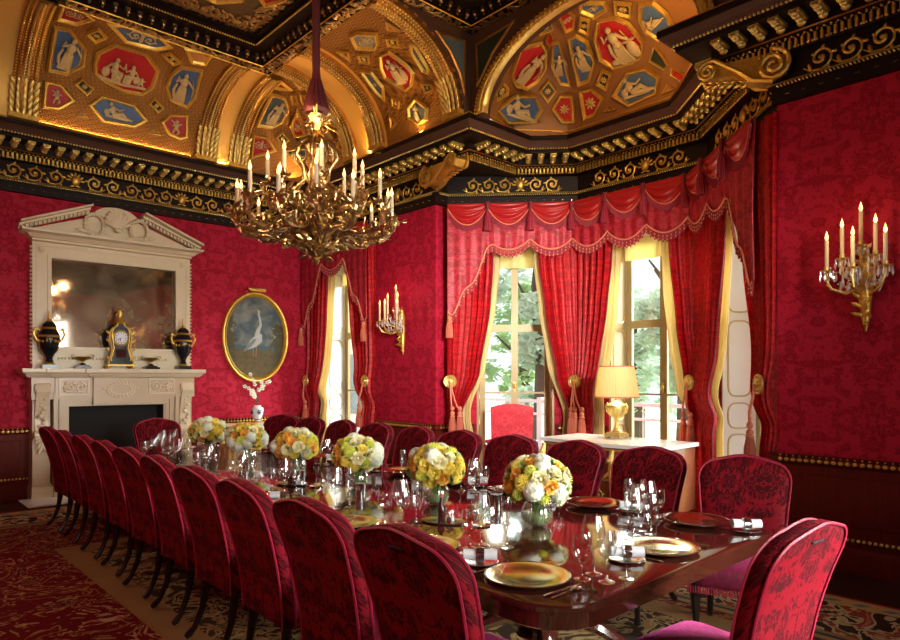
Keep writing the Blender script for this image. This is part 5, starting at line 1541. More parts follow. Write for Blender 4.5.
# ================================================================== chimneypiece
FX = 2.80; YW_ = YF
simple('sleeve_red', (.055,.0015,.005), .6)
fp = thing('chimneypiece', 'carved cream marble chimneypiece with a deep shelf and scrolled jambs on the far wall', 'fireplace', (FX, YF-.25, 0))
def side_prof_box(mb, x0, x1, yb, d, z0, z1, prof):
    """a moulded band returned round three sides: prof gives (extra projection, z)"""
    path = [(x0, yb), (x0, yb-d), (x1, yb-d), (x1, yb)]
    mb.sweep(prof, path, side=1 if False else -1)
YB_ = YF - .002
m = MB()
def moulding(mb, x0, x1, d, prof):
    """solid course: stacked rectangles following prof [(extra, z)], against the far wall"""
    for (e0, z0), (e1, z1) in zip(prof, prof[1:]):
        vs = []
        for e, z in ((e0,z0),(e1,z1)): vs += [(x0-e,YB_,z),(x0-e,YB_-d-e,z),(x1+e,YB_-d-e,z),(x1+e,YB_,z)]
        mb.add(vs, [(0,1,5,4),(1,2,6,5),(2,3,7,6)])
    e, z = prof[-1]; mb.add([(x0-e,YB_,z),(x0-e,YB_-d-e,z),(x1+e,YB_-d-e,z),(x1+e,YB_,z)], [(0,1,2,3)])
    e, z = prof[0]; mb.add([(x0-e,YB_,z),(x0-e,YB_-d-e,z),(x1+e,YB_-d-e,z),(x1+e,YB_,z)], [(3,2,1,0)])
SH = [(0,1.585),(.015,1.59),(.02,1.60),(.035,1.61),(.05,1.635),(.075,1.645),(.08,1.66),(.08,1.70)]
moulding(m, 1.72, 3.88, .36, SH); moulding(m, 1.98, 3.62, .39, SH); moulding(m, 2.42, 3.18, .43, SH)
m.build('mantel_shelf', 'marble_light', fp, ang=30)
dn = MB()
for k in range(62): x = 1.80+2.0*(k+.5)/62; dn.box(x-.009, x+.009, YB_-.365, YB_-.33, 1.59, 1.605)
dn.build('dentils', 'marble_light', fp)
m = MB(); m.box(1.76, 3.84, YB_-.30, YB_, 1.30, 1.59); m.box(2.46, 3.14, YB_-.38, YB_-.3, 1.22, 1.59); m.box(2.02, 3.58, YB_-.33, YB_-.3, 1.32, 1.59)
m.build('frieze', 'marble', fp)
def rframe(mb, x0, x1, z0, z1, y, w=.02, t=.015):
    mb.box(x0, x1, y-t, y, z0, z0+w); mb.box(x0, x1, y-t, y, z1-w, z1); mb.box(x0, x0+w, y-t, y, z0+w, z1-w); mb.box(x1-w, x1, y-t, y, z0+w, z1-w)
rl = MB(); rframe(rl, 2.06, 2.42, 1.35, 1.57, YB_-.33); rframe(rl, 3.18, 3.54, 1.35, 1.57, YB_-.33)
U_, W_, N_ = V((1,0,0)), V((0,0,1)), V((0,-1,0))
for sg, x in ((1, 2.24), (-1, 3.36)):
    scroll(rl, (x+.09*sg,YB_-.335,1.46), U_, W_, N_, .17, -sg); scroll(rl, (x-.03*sg,YB_-.335,1.46), U_, W_, N_, .15, sg)
    for k in range(9):
        a = k*2.4; rl.ell((x-.09*sg+.035*cos(a)*(k/9+.3),YB_-.345,1.46+.05*sin(a)*(k/9+.3)), (.024,.02,.024), 7, 5)
for k in range(20):   # oval laurel wreath on the centre tablet
    a = 2*pi*k/20; p = V((FX+.15*cos(a),YB_-.39,1.42+.085*sin(a)))
    for q in (-1,1): leafblob(rl, p, V((-sin(a),0,cos(a)*.6))+V((cos(a),0,sin(a)))*.5*q, N_, .06, .016)
for sg in (-1,1): leafblob(rl, (FX+.18*sg,YB_-.39,1.42), V((sg,0,.4)), N_, .07, .018)
rl.build('frieze_carving', 'marble_light', fp)
# architrave round the opening, jambs with scroll consoles
m = MB()
for e, t in ((0,.06),(.05,.085),(.13,.10)):
    x0, x1, zt = 2.19-.02-e, 3.41+.02+e, 1.20+.02+e
    w = .05 if e < .1 else .035
    m.box(x0-w, x0, YB_-.26-t+.04, YB_-.2, 0, zt+w); m.box(x1, x1+w, YB_-.26-t+.04, YB_-.2, 0, zt+w); m.box(x0, x1, YB_-.26-t+.04, YB_-.2, zt, zt+w)
m.box(2.02,2.19,YB_-.27,YB_,0,1.3); m.box(3.41,3.58,YB_-.27,YB_,0,1.3); m.box(2.19,3.41,YB_-.27,YB_,1.2,1.3)
m.build('architrave', 'marble', fp)
for sg, x0 in ((1,1.78),(-1,3.82)):
    j = MB(); xa, xb = min(x0,x0+.20*sg), max(x0,x0+.20*sg)
    j.box(xa, xb, YB_-.24, YB_, .0, 1.59); j.box(xa-.02, xb+.02, YB_-.31, YB_, 0, .17); j.box(xa-.01, xb+.01, YB_-.28, YB_, .17, .20)
    jo = j.build('jamb', 'marble', fp)
    q = MB(); xm = (xa+xb)/2
    pts = [(0,1.52),(-.10,1.50),(-.13,1.40),(-.08,1.30),(-.035,1.15),(-.02,1.0),(-.05,.88),(-.09,.80),(-.05,.74),(-.01,.76)]
    vs = []; fs = []
    for y, z in pts: vs += [(xm-.075,YB_-.24+y,z),(xm+.075,YB_-.24+y,z)]
    for i in range(len(pts)-1): fs.append((i*2,i*2+1,i*2+3,i*2+2))
    q.add(vs, fs); q.add([(xm-.075,YB_-.24,1.52)]+[(xm-.075,YB_-.24+y,z) for y,z in pts[1:]], [tuple(range(len(pts)))]); q.add([(xm+.075,YB_-.24,1.52)]+[(xm+.075,YB_-.24+y,z) for y,z in pts[1:]], [tuple(range(len(pts)))[::-1]])
    for z, r in ((1.44,.07),(.84,.055)):
        q.lathe([(r,-.09),(r,.09),(r*.6,.095),(.01,.10)], 16, (xm,YB_-.28,z), rot_to((1,0,0))); q.lathe([(r,-.09),(r*.6,-.095),(.01,-.10)], 16, (xm,YB_-.28,z), rot_to((1,0,0)))
    for k in range(12):
        z = 1.36-.045*k; q.ell((xm+.03*sin(k*1.9),YB_-.24-.06-.02*cos(k),z), (.028,.025,.03), 7, 5)
    for k in range(7): leafblob(q, (xm,YB_-.30,.80-.02*k), V((sin(k*1.7),-.3,-1)), N_, .10, .022)
    q.build('scroll_console', 'marble_light', jo)
m = MB(); m.box(1.62, 3.98, 9.20, YB_-.25, .016, .03); m.box(2.15,3.45,YB_-.3,YB_-.02,.016,.03); 
m.build('hearth', 'marble_white', fp)
m = MB(); m.box(2.19,3.41,YB_-.02,YB_-.004,0.03,1.2); m.box(2.19,2.2,YB_-.25,YB_-.02,.03,1.2); m.box(3.4,3.41,YB_-.25,YB_-.02,.03,1.2); m.box(2.19,3.41,YB_-.25,YB_-.02,1.19,1.2)
m.build('firebox', 'firebox_black', fp)
m = MB()
for k in range(9): x = 2.55+.0625*k; m.tube([(x,YB_-.20,.06),(x,YB_-.205,.32)], .009, 5)
m.box(2.5,3.1,YB_-.21,YB_-.19,.30,.33); m.box(2.5,3.1,YB_-.21,YB_-.19,.06,.08); m.box(2.45,2.49,YB_-.22,YB_-.18,.03,.45); m.box(3.11,3.15,YB_-.22,YB_-.18,.03,.45)
m.build('fire_grate', 'black_wood', fp)

# ================================================================== overmantel mirror
def mirror_mat():
    t = NT('old_mirror'); o = t.geo(); n = t.noise(o, 1.9, 5, .8, .62); n2 = t.noise(o, 6, 4, 1)
    k = t.math('MULTIPLY', t.math('SUBTRACT', t.math('ADD', t.math('MULTIPLY', n, .75), t.math('MULTIPLY', n2, .25)), .40), 3.4, clamp=True)
    sp = t.n('ShaderNodeSeparateXYZ', {0: o}).outputs[0]
    k2 = t.math('MULTIPLY', k, t.math('MULTIPLY', t.math('SUBTRACT', sp, 2.0), .75, clamp=True))
    g = t.n('ShaderNodeBsdfGlossy', {0: (.62,.47,.38,1), 1: .05}); d = t.n('ShaderNodeBsdfDiffuse', {0: (.13,.10,.05,1)})
    g2 = t.n('ShaderNodeBsdfGlossy', {0: (.30,.22,.14,1), 1: .3}); mm = t.n('ShaderNodeMixShader', {0: .5}); t.t.links.new(d.outputs[0], mm.inputs[1]); t.t.links.new(g2.outputs[0], mm.inputs[2])
    mx = t.n('ShaderNodeMixShader', {0: t.math('ADD', t.math('MULTIPLY', k2, .8), .14)}); t.t.links.new(g.outputs[0], mx.inputs[1]); t.t.links.new(mm.outputs[0], mx.inputs[2]); t.t.links.new(mx.outputs[0], t.out.inputs[0])
mirror_mat()
MX = 2.82; YM = YF-.003
om = thing('overmantel_mirror', 'large off-white pedimented overmantel with an old foxed mirror above the chimneypiece', 'mirror', (MX, YF-.1, 1.70))
m = MB(); m.box(2.01,3.63,YM-.075,YM-.06,1.99,3.17); m.build('mirror_glass', 'old_mirror', om)
m = MB(); m.box(1.80,2.01,YM-.13,YM,1.701,3.36); m.box(3.63,3.84,YM-.13,YM,1.701,3.36); m.box(2.01,3.63,YM-.13,YM,1.701,1.99); m.box(2.01,3.63,YM-.13,YM,3.17,3.36); m.box(2.01,3.63,YM-.06,YM,1.99,3.17)
fro = m.build('frame', 'mantel_white', om)
m = MB(); rframe(m, 1.97,3.67,1.95,3.21,YM-.13,.045,.02); rframe(m, 1.84,3.80,1.74,3.33,YM-.13,.02,.012)
for x in (1.90,3.74):
    for z in (1.86,3.27): m.lathe([(.05,0),(.05,.012),(.035,.016),(.035,.008),(.015,.02),(.001,.022)], 16, (x,YM-.13,z), rot_to((0,-1,0)))
for k in range(34): m.ell((2.1+.042*k,YM-.145,1.84), (.014,.012,.018), 6, 4)
for sg in (-1,1):
    for k in range(30): m.ell((MX+sg*1.035,YM-.10,1.78+k*.052), (.02,.035,.018), 6, 4)
m.build('frame_moulding', 'mantel_white', om)
m = MB()
moulding_save = YB_
for x0,x1,d,prof in ((1.82,3.82,.14,[(0,3.36),(.03,3.375),(.03,3.40),(.06,3.41),(.10,3.45),(.11,3.455),(.16,3.475),(.165,3.50)]),): moulding(m, x0, x1, d, prof)
for k in range(56): x = 1.80+2.04*(k+.5)/56; m.box(x-.010, x+.010, YM-.20, YM-.14, 3.405, 3.43)
m.build('entablature', 'mantel_white', om)
pd = MB()
APX = 3.98
for sg in (-1,1):
    # raking cornice with an open centre
    a = V((MX+sg*1.17, 0, 3.50)); b = V((MX+sg*.34, 0, 3.50+(APX-3.50)*(1-.34/1.17))); d = (b-a).normalized(); n = V((0,0,1)); 
    for (o0, o1, pr) in ((0,.035,.10),(.035,.06,.17),(.06,.085,.30)):
        vs = []
        for p in (a, b):
            for o_ in (o0, o1):
                for y in (YM, YM-pr): vs.append((p.x, y, p.z+o_*1.1))
        pd.add(vs, [(0,1,3,2),(4,6,7,5),(0,4,5,1),(2,3,7,6),(1,5,7,3),(0,2,6,4)])
    for k in range(16):
        p = a.lerp(b, (k+.6)/16.5); pd.box(p.x-.010,p.x+.010,YM-.16,YM-.1,p.z-.012,p.z+.032)
pd.prism([(MX-1.12,3.50),(MX+1.12,3.50),(MX+.3,3.80),(MX+.3,3.84),(MX-.3,3.84),(MX-.3,3.80)][::-1], 0, .08, Matrix(((1,0,0,0),(0,0,-1,YM),(0,1,0,0),(0,0,0,1))))
pd.prism([(MX-.30,3.80),(MX+.30,3.80)]+[(MX+.30*cos(pi*k/14),3.80+.17*sin(pi*k/14)) for k in range(15)], 0, .10, Matrix(((1,0,0,0),(0,0,-1,YM),(0,1,0,0),(0,0,0,1))))
pd.build('pediment', 'mantel_white', om, recalc=True)
sc_ = MB(); yb = YM-.12
for k in range(11):    # scallop shell
    a = radians(20+14*k); e = V((MX+.17*cos(a), yb-.035, 3.66+.27*sin(a))); sc_.tube([(MX,yb-.03,3.66),((MX+e.x)/2,yb-.06,(3.66+e.z)/2),e], [.012,.024,.030], 7)
sc_.ell((MX,yb-.06,3.64), (.05,.04,.035), 10, 6)
for sg in (-1,1):      # laurel wreaths left and right of the shell
    for k in range(22):
        a = 2*pi*k/22; sc_.ell((MX+sg*.29+.115*cos(a), yb-.02, 3.68+.15*sin(a)), (.028,.03,.028), 7, 5)
    for k in range(5): leafblob(sc_, (MX+sg*(.10+.07*k),yb-.02,3.53+.01*k), V((sg,0,.25)), N_, .13, .03)
sc_.build('shell_ornament', 'mantel_white', om)

# ================================================================== things on the mantel shelf
ZS = 1.70
def urn(x, label):
    y = YF-.29
    root = thing('porcelain_urn', label, 'urn', (x,y,ZS), 0, 'black and gold urns on the mantel shelf')
    m = MB(); m.lathe([(.001,.075),(.05,.075),(.035,.11),(.05,.15),(.10,.22),(.125,.32),(.12,.40),(.085,.45),(.075,.47),(.001,.47)], 22); m.build('urn_body', 'porcelain_black', root, world=False)
    m = MB(); m.box(-.09,.09,-.08,.08,0,.045); m.build('plinth', 'porcelain_black', root, world=False)
    m = MB(); m.lathe([(.001,.045),(.06,.045),(.065,.06),(.03,.09),(.028,.12),(.045,.135),(.03,.14)], 18); m.build('urn_foot', 'gold', root, world=False)
    m = MB(); m.lathe([(.124,.36),(.13,.372),(.122,.385)], 22, caps=False); m.build('gilt_band', 'gold', root, world=False); m = MB(); m.lathe([(.085,.45),(.095,.46),(.085,.475)], 22, caps=False)
    for k in range(16): a = 2*pi*k/16; m.ell((.124*cos(a),.124*sin(a),.33-.02*abs(sin(2*a))), (.018,.018,.016), 5, 4)
    m.build('gilt_garland', 'gold', root, world=False)
    m = MB(); m.lathe([(.001,.475),(.085,.475),(.075,.51),(.04,.54),(.001,.55)], 20); l = m.build('lid', 'porcelain_black', root, world=False)
    m = MB(); m.lathe([(.03,.54),(.035,.55),(.014,.575),(.02,.60),(.008,.63),(.012,.65),(.001,.67)], 12); m.build('finial', 'gold', l, world=False)
    for sg in (-1,1):
        m = MB(); m.tube([(sg*.09,0,.30),(sg*.15,0,.34),(sg*.175,0,.40),(sg*.15,0,.45),(sg*.10,0,.44)], [.012,.015,.016,.014,.01], 7); m.ell((sg*.155,0,.455), (.025,.02,.022), 7, 5); m.build('handle', 'gold', root, world=False)
    root.scale = (1.0,1.0,1.13)
urn(1.96, 'tall black and gold porcelain urn at the left end of the mantel shelf')
urn(3.68, 'tall black and gold porcelain urn at the right end of the mantel shelf')
def tazza(x, label):
    y = YF-.26
    root = thing('gilt_tazza', label, 'tazza', (x,y,ZS), 0, 'small gilt tazzas')
    m = MB(); m.box(-.10,.10,-.06,.06,0,.03); m.box(-.07,.07,-.045,.045,.03,.05); m.lathe([(.045,.05),(.02,.08),(.001,.085)], 12); m.build('tazza_base', 'porcelain_black', root, world=False)
    m = MB(); m.lathe([(.016,.08),(.014,.10),(.05,.125),(.085,.145),(.10,.16),(.098,.165),(.06,.15),(.001,.14)], 22); m.build('bowl', 'gold', root, world=False)
    for sg in (-1,1):
        m = MB(); m.tube([(sg*.06,0,.13),(sg*.12,0,.15),(sg*.135,0,.185),(sg*.10,0,.19)], .008, 6); m.build('handle', 'gold', root, world=False)
tazza(2.36, 'small two-handled gilt tazza left of the mantel clock'); tazza(3.24, 'small two-handled gilt tazza right of the mantel clock')
ck = thing('mantel_clock', 'waisted black and gilt bracket clock in the middle of the mantel shelf', 'clock', (2.81,YF-.28,ZS))
m = MB()
outl = [(-.14,.05),(-.15,.08),(-.125,.14),(-.105,.22),(-.115,.30),(-.13,.38),(-.125,.44),(-.10,.49),(-.05,.52),(-.04,.56)]
full = outl+[(-x,z) for x,z in outl[::-1]]
XZ = Matrix(((1,0,0,0),(0,0,-1,0),(0,1,0,0),(0,0,0,1)))
m.prism(full[::-1], -.07, .07, XZ); m.build('clock_case', 'porcelain_black', ck, world=False, recalc=True)
m = MB(); pts = [(x,-.072,z) for x,z in full]; m.tube(pts, .010, 6); m.tube([(x*.8,-.074,.10+(z-.05)*.9) for x,z in full], .006, 5)
m.box(-.15,.15,-.085,.075,.04,.055)
for sx in (-1,1):
    for sy in (-1,1): m.tube([(sx*.13,sy*.06,.045),(sx*.155,sy*.07,.03),(sx*.145,sy*.075,.006)], [.02,.016,.014], 7)
    for k in range(4): leafblob(m, (sx*.13,-.075,.12+.1*k), V((sx,0,.8)), V((0,-1,0)), .06, .015)
m.lathe([(.06,.555),(.075,.565),(.06,.59),(.045,.61),(.03,.63),(.001,.635)], 16)
m.tube([(0,0,.62),(.01,0,.68),(-.005,0,.72)], [.02,.026,.014], 7); m.ell((0,0,.745), .016, 8, 6); m.tube([(0,0,.70),(.05,0,.74)], [.01,.006], 6); m.tube([(0,0,.69),(-.045,0,.66)], [.01,.006], 6)
m.build('gilt_mounts', 'gold', ck, world=False)
m = MB(); m.lathe([(.001,.0),(.082,.0),(.088,.006),(.092,.014),(.098,.012),(.10,.0)], 28, (0,-.07,.375), rot_to((0,-1,0))); dl = m.build('clock_dial', 'gold', ck, world=False)
m = MB(); m.lathe([(.001,.0),(.078,.0),(.078,.003),(.001,.003)], 28, (0,-.074,.375), rot_to((0,-1,0))); m.build('dial_face', 'porcelain_white', dl, world=False)
m = MB()
for k in range(12): a = pi*k/6; m.obox((.06*sin(a),-.0785,.375+.06*cos(a)), (.006,.002,.018), Matrix.Rotation(a,4,'Y'))
m.tube([(0,-.080,.375),(-.042,-.080,.352)], .003, 4); m.tube([(0,-.080,.375),(-.016,-.080,.33)], .003, 4)
m.build('dial_marks', 'porcelain_black', dl, world=False); ck.scale = (1.08,1.0,1.14)
m = MB(); m.obox((0,-.073,.19), (.12,.008,.10)); m.build('clock_window', 'mahogany_table', ck, world=False)

# ================================================================== oval painting of a heron
def oval(cx_, cz_, a, b, n=48): return [(cx_+a*cos(2*pi*k/n), cz_+b*sin(2*pi*k/n)) for k in range(n)]
def canvas():
    t = NT('painted_canvas'); o = t.obj(); sp = t.n('ShaderNodeSeparateXYZ', {0: o}); x, z = sp.outputs[0], sp.outputs[2]
    n = t.noise(o, 4.5, 5, .6); n2 = t.noise(o, 14, 4)
    sky = t.mixc(t.math('MULTIPLY', t.math('SUBTRACT', n, .42), 4, clamp=True), (.05,.085,.105), (.22,.22,.18))
    h = t.math('ADD', z, t.math('MULTIPLY', n, .16))
    land = t.mixc(n2, (.06,.045,.02), (.17,.12,.045)); sea = (.05,.10,.11)
    c = t.mixc(t.math('LESS_THAN', h, -.05), sky, sea); c = t.mixc(t.math('LESS_THAN', h, -.13), c, land)
    edge = t.math('ADD', t.math('ABSOLUTE', t.math('ADD', x, .02)), t.math('MULTIPLY', n2, .45))
    tr = t.math('MULTIPLY', t.math('GREATER_THAN', edge, .54), t.math('LESS_THAN', t.math('ADD', z, t.math('MULTIPLY', n2, 1.1)), .80))
    c = t.mixc(tr, c, t.mixc(n2, (.02,.025,.012), (.10,.085,.03)))
    t.bsdf(c, .35)
canvas()
def heron_picture(name, label, loc, rz, mirrorx=1):
    pic = thing(name, label, 'painting', loc, rz)
    m = MB(); XZn = Matrix(((1,0,0,0),(0,0,-1,0),(0,1,0,0),(0,0,0,1)))
    m.prism(oval(0,0,.50,.655)[::-1], .010, .018, XZn); cvs = m.build('canvas', 'painted_canvas', pic, world=False, recalc=True)
    m = MB(); n = 56; rings = [(.58,.74,.0),(.58,.74,.035),(.562,.722,.055),(.545,.705,.05),(.53,.69,.062),(.51,.67,.045),(.495,.650,.02),(.495,.650,.012)]
    vs = [(a*cos(2*pi*k/n), -d, b*sin(2*pi*k/n)) for a,b,d in rings for k in range(n)]
    fs = [(q*n+k,q*n+(k+1)%n,(q+1)*n+(k+1)%n,(q+1)*n+k) for q in range(len(rings)-1) for k in range(n)]
    m.add(vs, fs)
    m.build('oval_frame', 'gold', pic, world=False, recalc=True)
    m = MB(); m.box(-.14,.14,-.10,-.02,.745,.785); m.tube([(-.15,-.06,.78),(.15,-.06,.78)], .022, 10); m.tube([(0,-.03,.72),(0,-.06,.76)], .012, 6); m.build('picture_light', 'gold', pic, world=False)
    # the bird, laid on the canvas in thin paint relief
    b = MB(); y = -.0195
    def P(lst): return [(x, y, z) for x, z in lst]
    b.tube(P([(.02,.02),(.045,.12),(.085,.20),(.075,.29),(.05,.37),(.055,.42),(.03,.45)]), [.045,.032,.022,.019,.018,.021,.014], 8, flat=.08, up=(0,1,0))
    b.tube(P([(.08,.06),(.05,-.02),(-.04,-.10),(-.13,-.17),(-.19,-.22)]), [.03,.075,.075,.035,.008], 8, flat=.05, up=(0,1,0)); bo = b.build('painted_heron', 'petal_bird', cvs, world=False)
    b = MB(); b.tube(P([(.03,.0),(-.04,-.08),(-.14,-.17),(-.21,-.24)]), [.03,.05,.032,.006], 8, flat=.09, up=(0,1,0)); b.build('painted_wing', 'bird_grey', bo, world=False)
    b = MB(); b.tube(P([(.035,.445),(-.04,.435),(-.11,.41)]), [.014,.012,.002], 6, flat=.2, up=(0,1,0)); b.tube(P([(.0,-.10),(.01,-.20),(.0,-.32)]), .007, 5, flat=.3, up=(0,1,0)); b.tube(P([(-.05,-.12),(-.045,-.22),(-.05,-.31)]), .007, 5, flat=.3, up=(0,1,0)); b.build('painted_beak_and_legs', 'bird_orange', bo, world=False)
    return pic
simple('petal_bird', (.42,.42,.38), .5, 0, .2, 20); simple('bird_grey', (.16,.19,.20), .5, 0, .4, 30); simple('bird_orange', (.40,.17,.05), .5)
heron_picture('oval_painting', 'oval painting of a standing heron in a gilt frame on the far wall', (4.96,YF-.003,2.24), 0)

# ================================================================== gilt console table with a vase of blossom
cs = thing('console_table', 'gilt console table with a pale marble top below the oval painting', 'table', (4.80,YF-.27,0))
m = MB(); m.rbox((4.80,YF-.275,.845), (1.12,.48,.03), .008, 8, 4); m.build('console_top', 'marble_light', cs)
m = MB(); m.box(4.30,5.30,YF-.48,YF-.06,.72,.83)
for k in range(5): scroll(m, (4.42+.19*k,YF-.485,.775), U_, W_, N_, .10, 1 if k%2 else -1)
m.build('console_frieze', 'gold', cs)
for x in (4.36,5.24):
    for y in (YF-.44,YF-.10):
        l = MB(); l.tube([(x,y,.72),(x,y-.02,.6),(x,y+.02,.35),(x,y,.12),(x,y-.02,.02)], [.04,.045,.03,.022,.035], 8); l.build('leg', 'gold', cs)
vz = thing('blossom_vase', 'blue and white porcelain vase with white blossom sprays on the console table', 'vase', (4.86,YF-.28,.861))
m = MB(); m.lathe([(.001,0),(.09,0),(.095,.015),(.07,.03),(.001,.03)], 20); m.build('vase_stand', 'gold', vz, world=False)
m = MB(); m.lathe([(.001,.03),(.05,.03),(.05,.045),(.085,.13),(.10,.19),(.09,.235),(.055,.255),(.06,.275),(.04,.275)], 22); v = m.build('vase_body', 'porcelain_white', vz, world=False)
m = MB()
for k in range(5):
    a = 2*pi*k/5-.5; c_ = V((.098*cos(a),.098*sin(a),.17)); 
    for q in range(6): b_ = q*pi/3; m.ell(c_+V((-sin(a)*.025*cos(b_),cos(a)*.025*cos(b_),.03*sin(b_))), (.012,.012,.012), 5, 4)
    m.ell(c_, .016, 6, 4)
m.lathe([(.066,.05),(.07,.06),(.068,.055)], 20, caps=False); m.build('blue_decoration', 'porcelain_blue', v, world=False)
st = MB(); fl = MB(); fc = MB(); rn = random.Random(5)
for k in range(6):
    a = rn.uniform(0,6.28); L = rn.uniform(.2,.38) if k else .30; H_ = rn.uniform(.2,.40) if k else .48
    e = V((cos(a)*L*.8, -abs(sin(a))*L*.5, .27+H_)); mid = V((cos(a)*L*.25, sin(a)*L*.1, .27+H_*.6)); st.tube([(0,0,.25),mid,e], .004, 5)
    for q in range(4):
        c_ = mid.lerp(e, .2+.27*q)+V((rn.uniform(-.02,.02),-.01,rn.uniform(-.02,.02)))
        for p in range(5):
            b_ = 2*pi*p/5; M = rot_to((0,-1,.3)); d = M.to_3x3()@V((cos(b_),sin(b_),.1)); fl.ell(c_+d*.022, (.019,.014,.005), 5, 3, M)
        fc.ell(c_+V((0,-.006,0)), .006, 5, 4)
st.build('stems', 'bark', vz, world=False); fl.build('blossoms', 'petal_white', vz, world=False); fc.build('blossom_centres', 'petal_orange', vz, world=False)

# ================================================================== commode, lamp and armchair in the bay
cm = thing('commode', 'gilt-mounted wooden commode with a white marble top in front of the middle bay window', 'commode', (6.38,4.10,0))
def serp(y): return .05*cos((y-4.10)*pi/.85)
m = MB(); n = 24
def slabc(mb, z0, z1, ex, x_back=6.80, f=6.0):
    pts = [(x_back, 3.42-ex), ]; 
    for k in range(n+1): y = lerp(3.42-ex, 4.93+ex, k/n); pts.append((f-ex-serp(y), y))
    pts.append((x_back, 4.93+ex)); mb.prism(pts[::-1] if False else pts, z0, z1)
slabc(m, .845, .885, .03); m.build('marble_top', 'marble_white', cm, recalc=True)
m = MB(); slabc(m, .16, .845, -.01); m.build('commode_body', 'commode_wood', cm, recalc=True)
m = MB()
for z in (.82,.50,.18):
    m.tube([(5.985-serp(lerp(3.44,4.9,k/16)), lerp(3.44,4.9,k/16), z) for k in range(17)], .014, 5)
for y in (3.45,3.92,4.42,4.90):
    x = 5.98-serp(y); m.tube([(x,y,.82),(x-.03,y,.6),(x,y,.3),(x-.02,y,.10)], [.03,.025,.018,.022], 6)
    for k in range(5): leafblob(m, (x-.02,y,.80-.05*k), V((-.5,sin(k*2.),-1)), V((-1,0,0)), .11, .022)
for yy in (3.68,4.17,4.66):
    for z in (.66,.34):
        for sg in (-1,1): scroll(m, (5.975-serp(yy),yy+sg*.09,z), V((0,1,0)), W_, V((-1,0,0)), .15, sg)
        m.ell((5.96-serp(yy),yy,z), (.02,.03,.03), 8, 6)
m.build('ormolu_mounts', 'gold_bright', cm)
for x in (6.03,6.74):
    for y in (3.50,4.87):
        l = MB(); l.tube([(x,y,.20),(x-.02,y,.10),(x,y,.0)], [.04,.025,.03], 8); l.build('leg', 'gold_dark', cm)
lp = thing('table_lamp', 'gilt urn table lamp with a pleated cream shade on the commode', 'lamp', (6.60,4.29,.886))
m = MB(); m.box(-.10,.10,-.10,.10,.015,.05); m.box(-.085,.085,-.085,.085,.05,.065)
for sx in (-1,1):
    for sy in (-1,1): m.ell((sx*.08,sy*.08,.010), (.018,.018,.010), 6, 4)
m.build('lamp_base', 'gold_bright', lp, world=False)
m = MB(); m.lathe([(.05,.065),(.055,.08),(.03,.10),(.022,.17),(.030,.22),(.06,.25),(.105,.30),(.12,.36),(.115,.38),(.08,.40),(.05,.41),(.02,.43),(.001,.435)], 24)
for k in range(16): a = 2*pi*k/16; m.tube([(.062*cos(a),.062*sin(a),.25),(.108*cos(a),.108*sin(a),.30),(.12*cos(a),.12*sin(a),.35)], .008, 5)
for sg in (-1,1): m.tube([(0,sg*.07,.27),(0,sg*.135,.30),(0,sg*.15,.36),(0,sg*.12,.40)], .010, 6)
m.build('lamp_urn', 'gold_bright', lp, world=False)
m = MB(); m.tube([(0,0,.43),(0,0,.80)], .006, 6); m.build('lamp_rod', 'gold', lp, world=False)
m = MB()
def shf(i, j): a = i*2*pi; r = lerp(.255,.195,j)+.003*sin(a*48); return (r*cos(a), r*sin(a), lerp(.47,.83,j))
m.sheet(shf, 192, 2, lambda i, j: (-cos(i*2*pi)*.003, -sin(i*2*pi)*.003, 0)); 
def shade_mat():
    t = NT('shade_silk'); d = t.n('ShaderNodeBsdfDiffuse', {0: (.85,.72,.42,1)}); tr = t.n('ShaderNodeBsdfTranslucent', {0: (.9,.76,.45,1)}); mx = t.n('ShaderNodeMixShader', {0: .55})
    t.t.links.new(d.outputs[0], mx.inputs[1]); t.t.links.new(tr.outputs[0], mx.inputs[2]); t.t.links.new(mx.outputs[0], t.out.inputs[0])
shade_mat()
sd = m.build('lamp_shade', 'shade_silk', lp, world=False, ang=80)
for z, r in ((.475,.258),(.828,.198)): m = MB(); m.lathe([(r+.002,z-.008),(r+.005,z),(r+.002,z+.008),(r-.003,z)], 40, caps=False); m.build('shade_trim', 'braid', sd, world=False)
damask('armchair_red', (.90,.025,.05), (.60,.015,.03), .22, (.4,1,0), (1,0,1), rg=.5, rf=.7, seed=2.1, sheen=.3, fine=3.0)
ac = thing('armchair', 'bright red damask armchair with carved wooden arms at the left bay window', 'armchair', (6.52,5.86,.0), pi+.70)
m = MB(); 
def abk(i, j):
    y = lerp(-.27,.27,i); z = lerp(.42,1.17,j); w = (1+.10*j); zz = z+(.05*(1-(2*i-1)**2))*j**4; return (-.24-.10*j, y*w, zz)
m.sheet(abk, 16, 14, lambda i, j: (-.07,0,0)); m.build('backrest', 'armchair_red', ac, world=False, ang=60)
m = MB(); m.rbox((.02,0,.42), (.58,.60,.16), .06, 20, 12); m.build('seat', 'armchair_red', ac, world=False)
for sg in (-1,1):
    m = MB(); m.tube([(-.27,sg*.29,.72),(-.05,sg*.33,.73),(.15,sg*.33,.71),(.20,sg*.32,.68)], [.018,.024,.026,.02], 8); m.tube([(.14,sg*.33,.70),(.10,sg*.32,.58),(.17,sg*.30,.46)], [.02,.016,.022], 7); m.build('arm', 'mahogany_table', ac, world=False)
    for x in (.24,-.24):
        m = MB(); m.tube([(x,sg*.24,.36),(x*1.05,sg*.25,.2),(x*1.2,sg*.26,.0)], [.03,.02,.016], 7); m.build('leg', 'black_wood', ac, world=False)

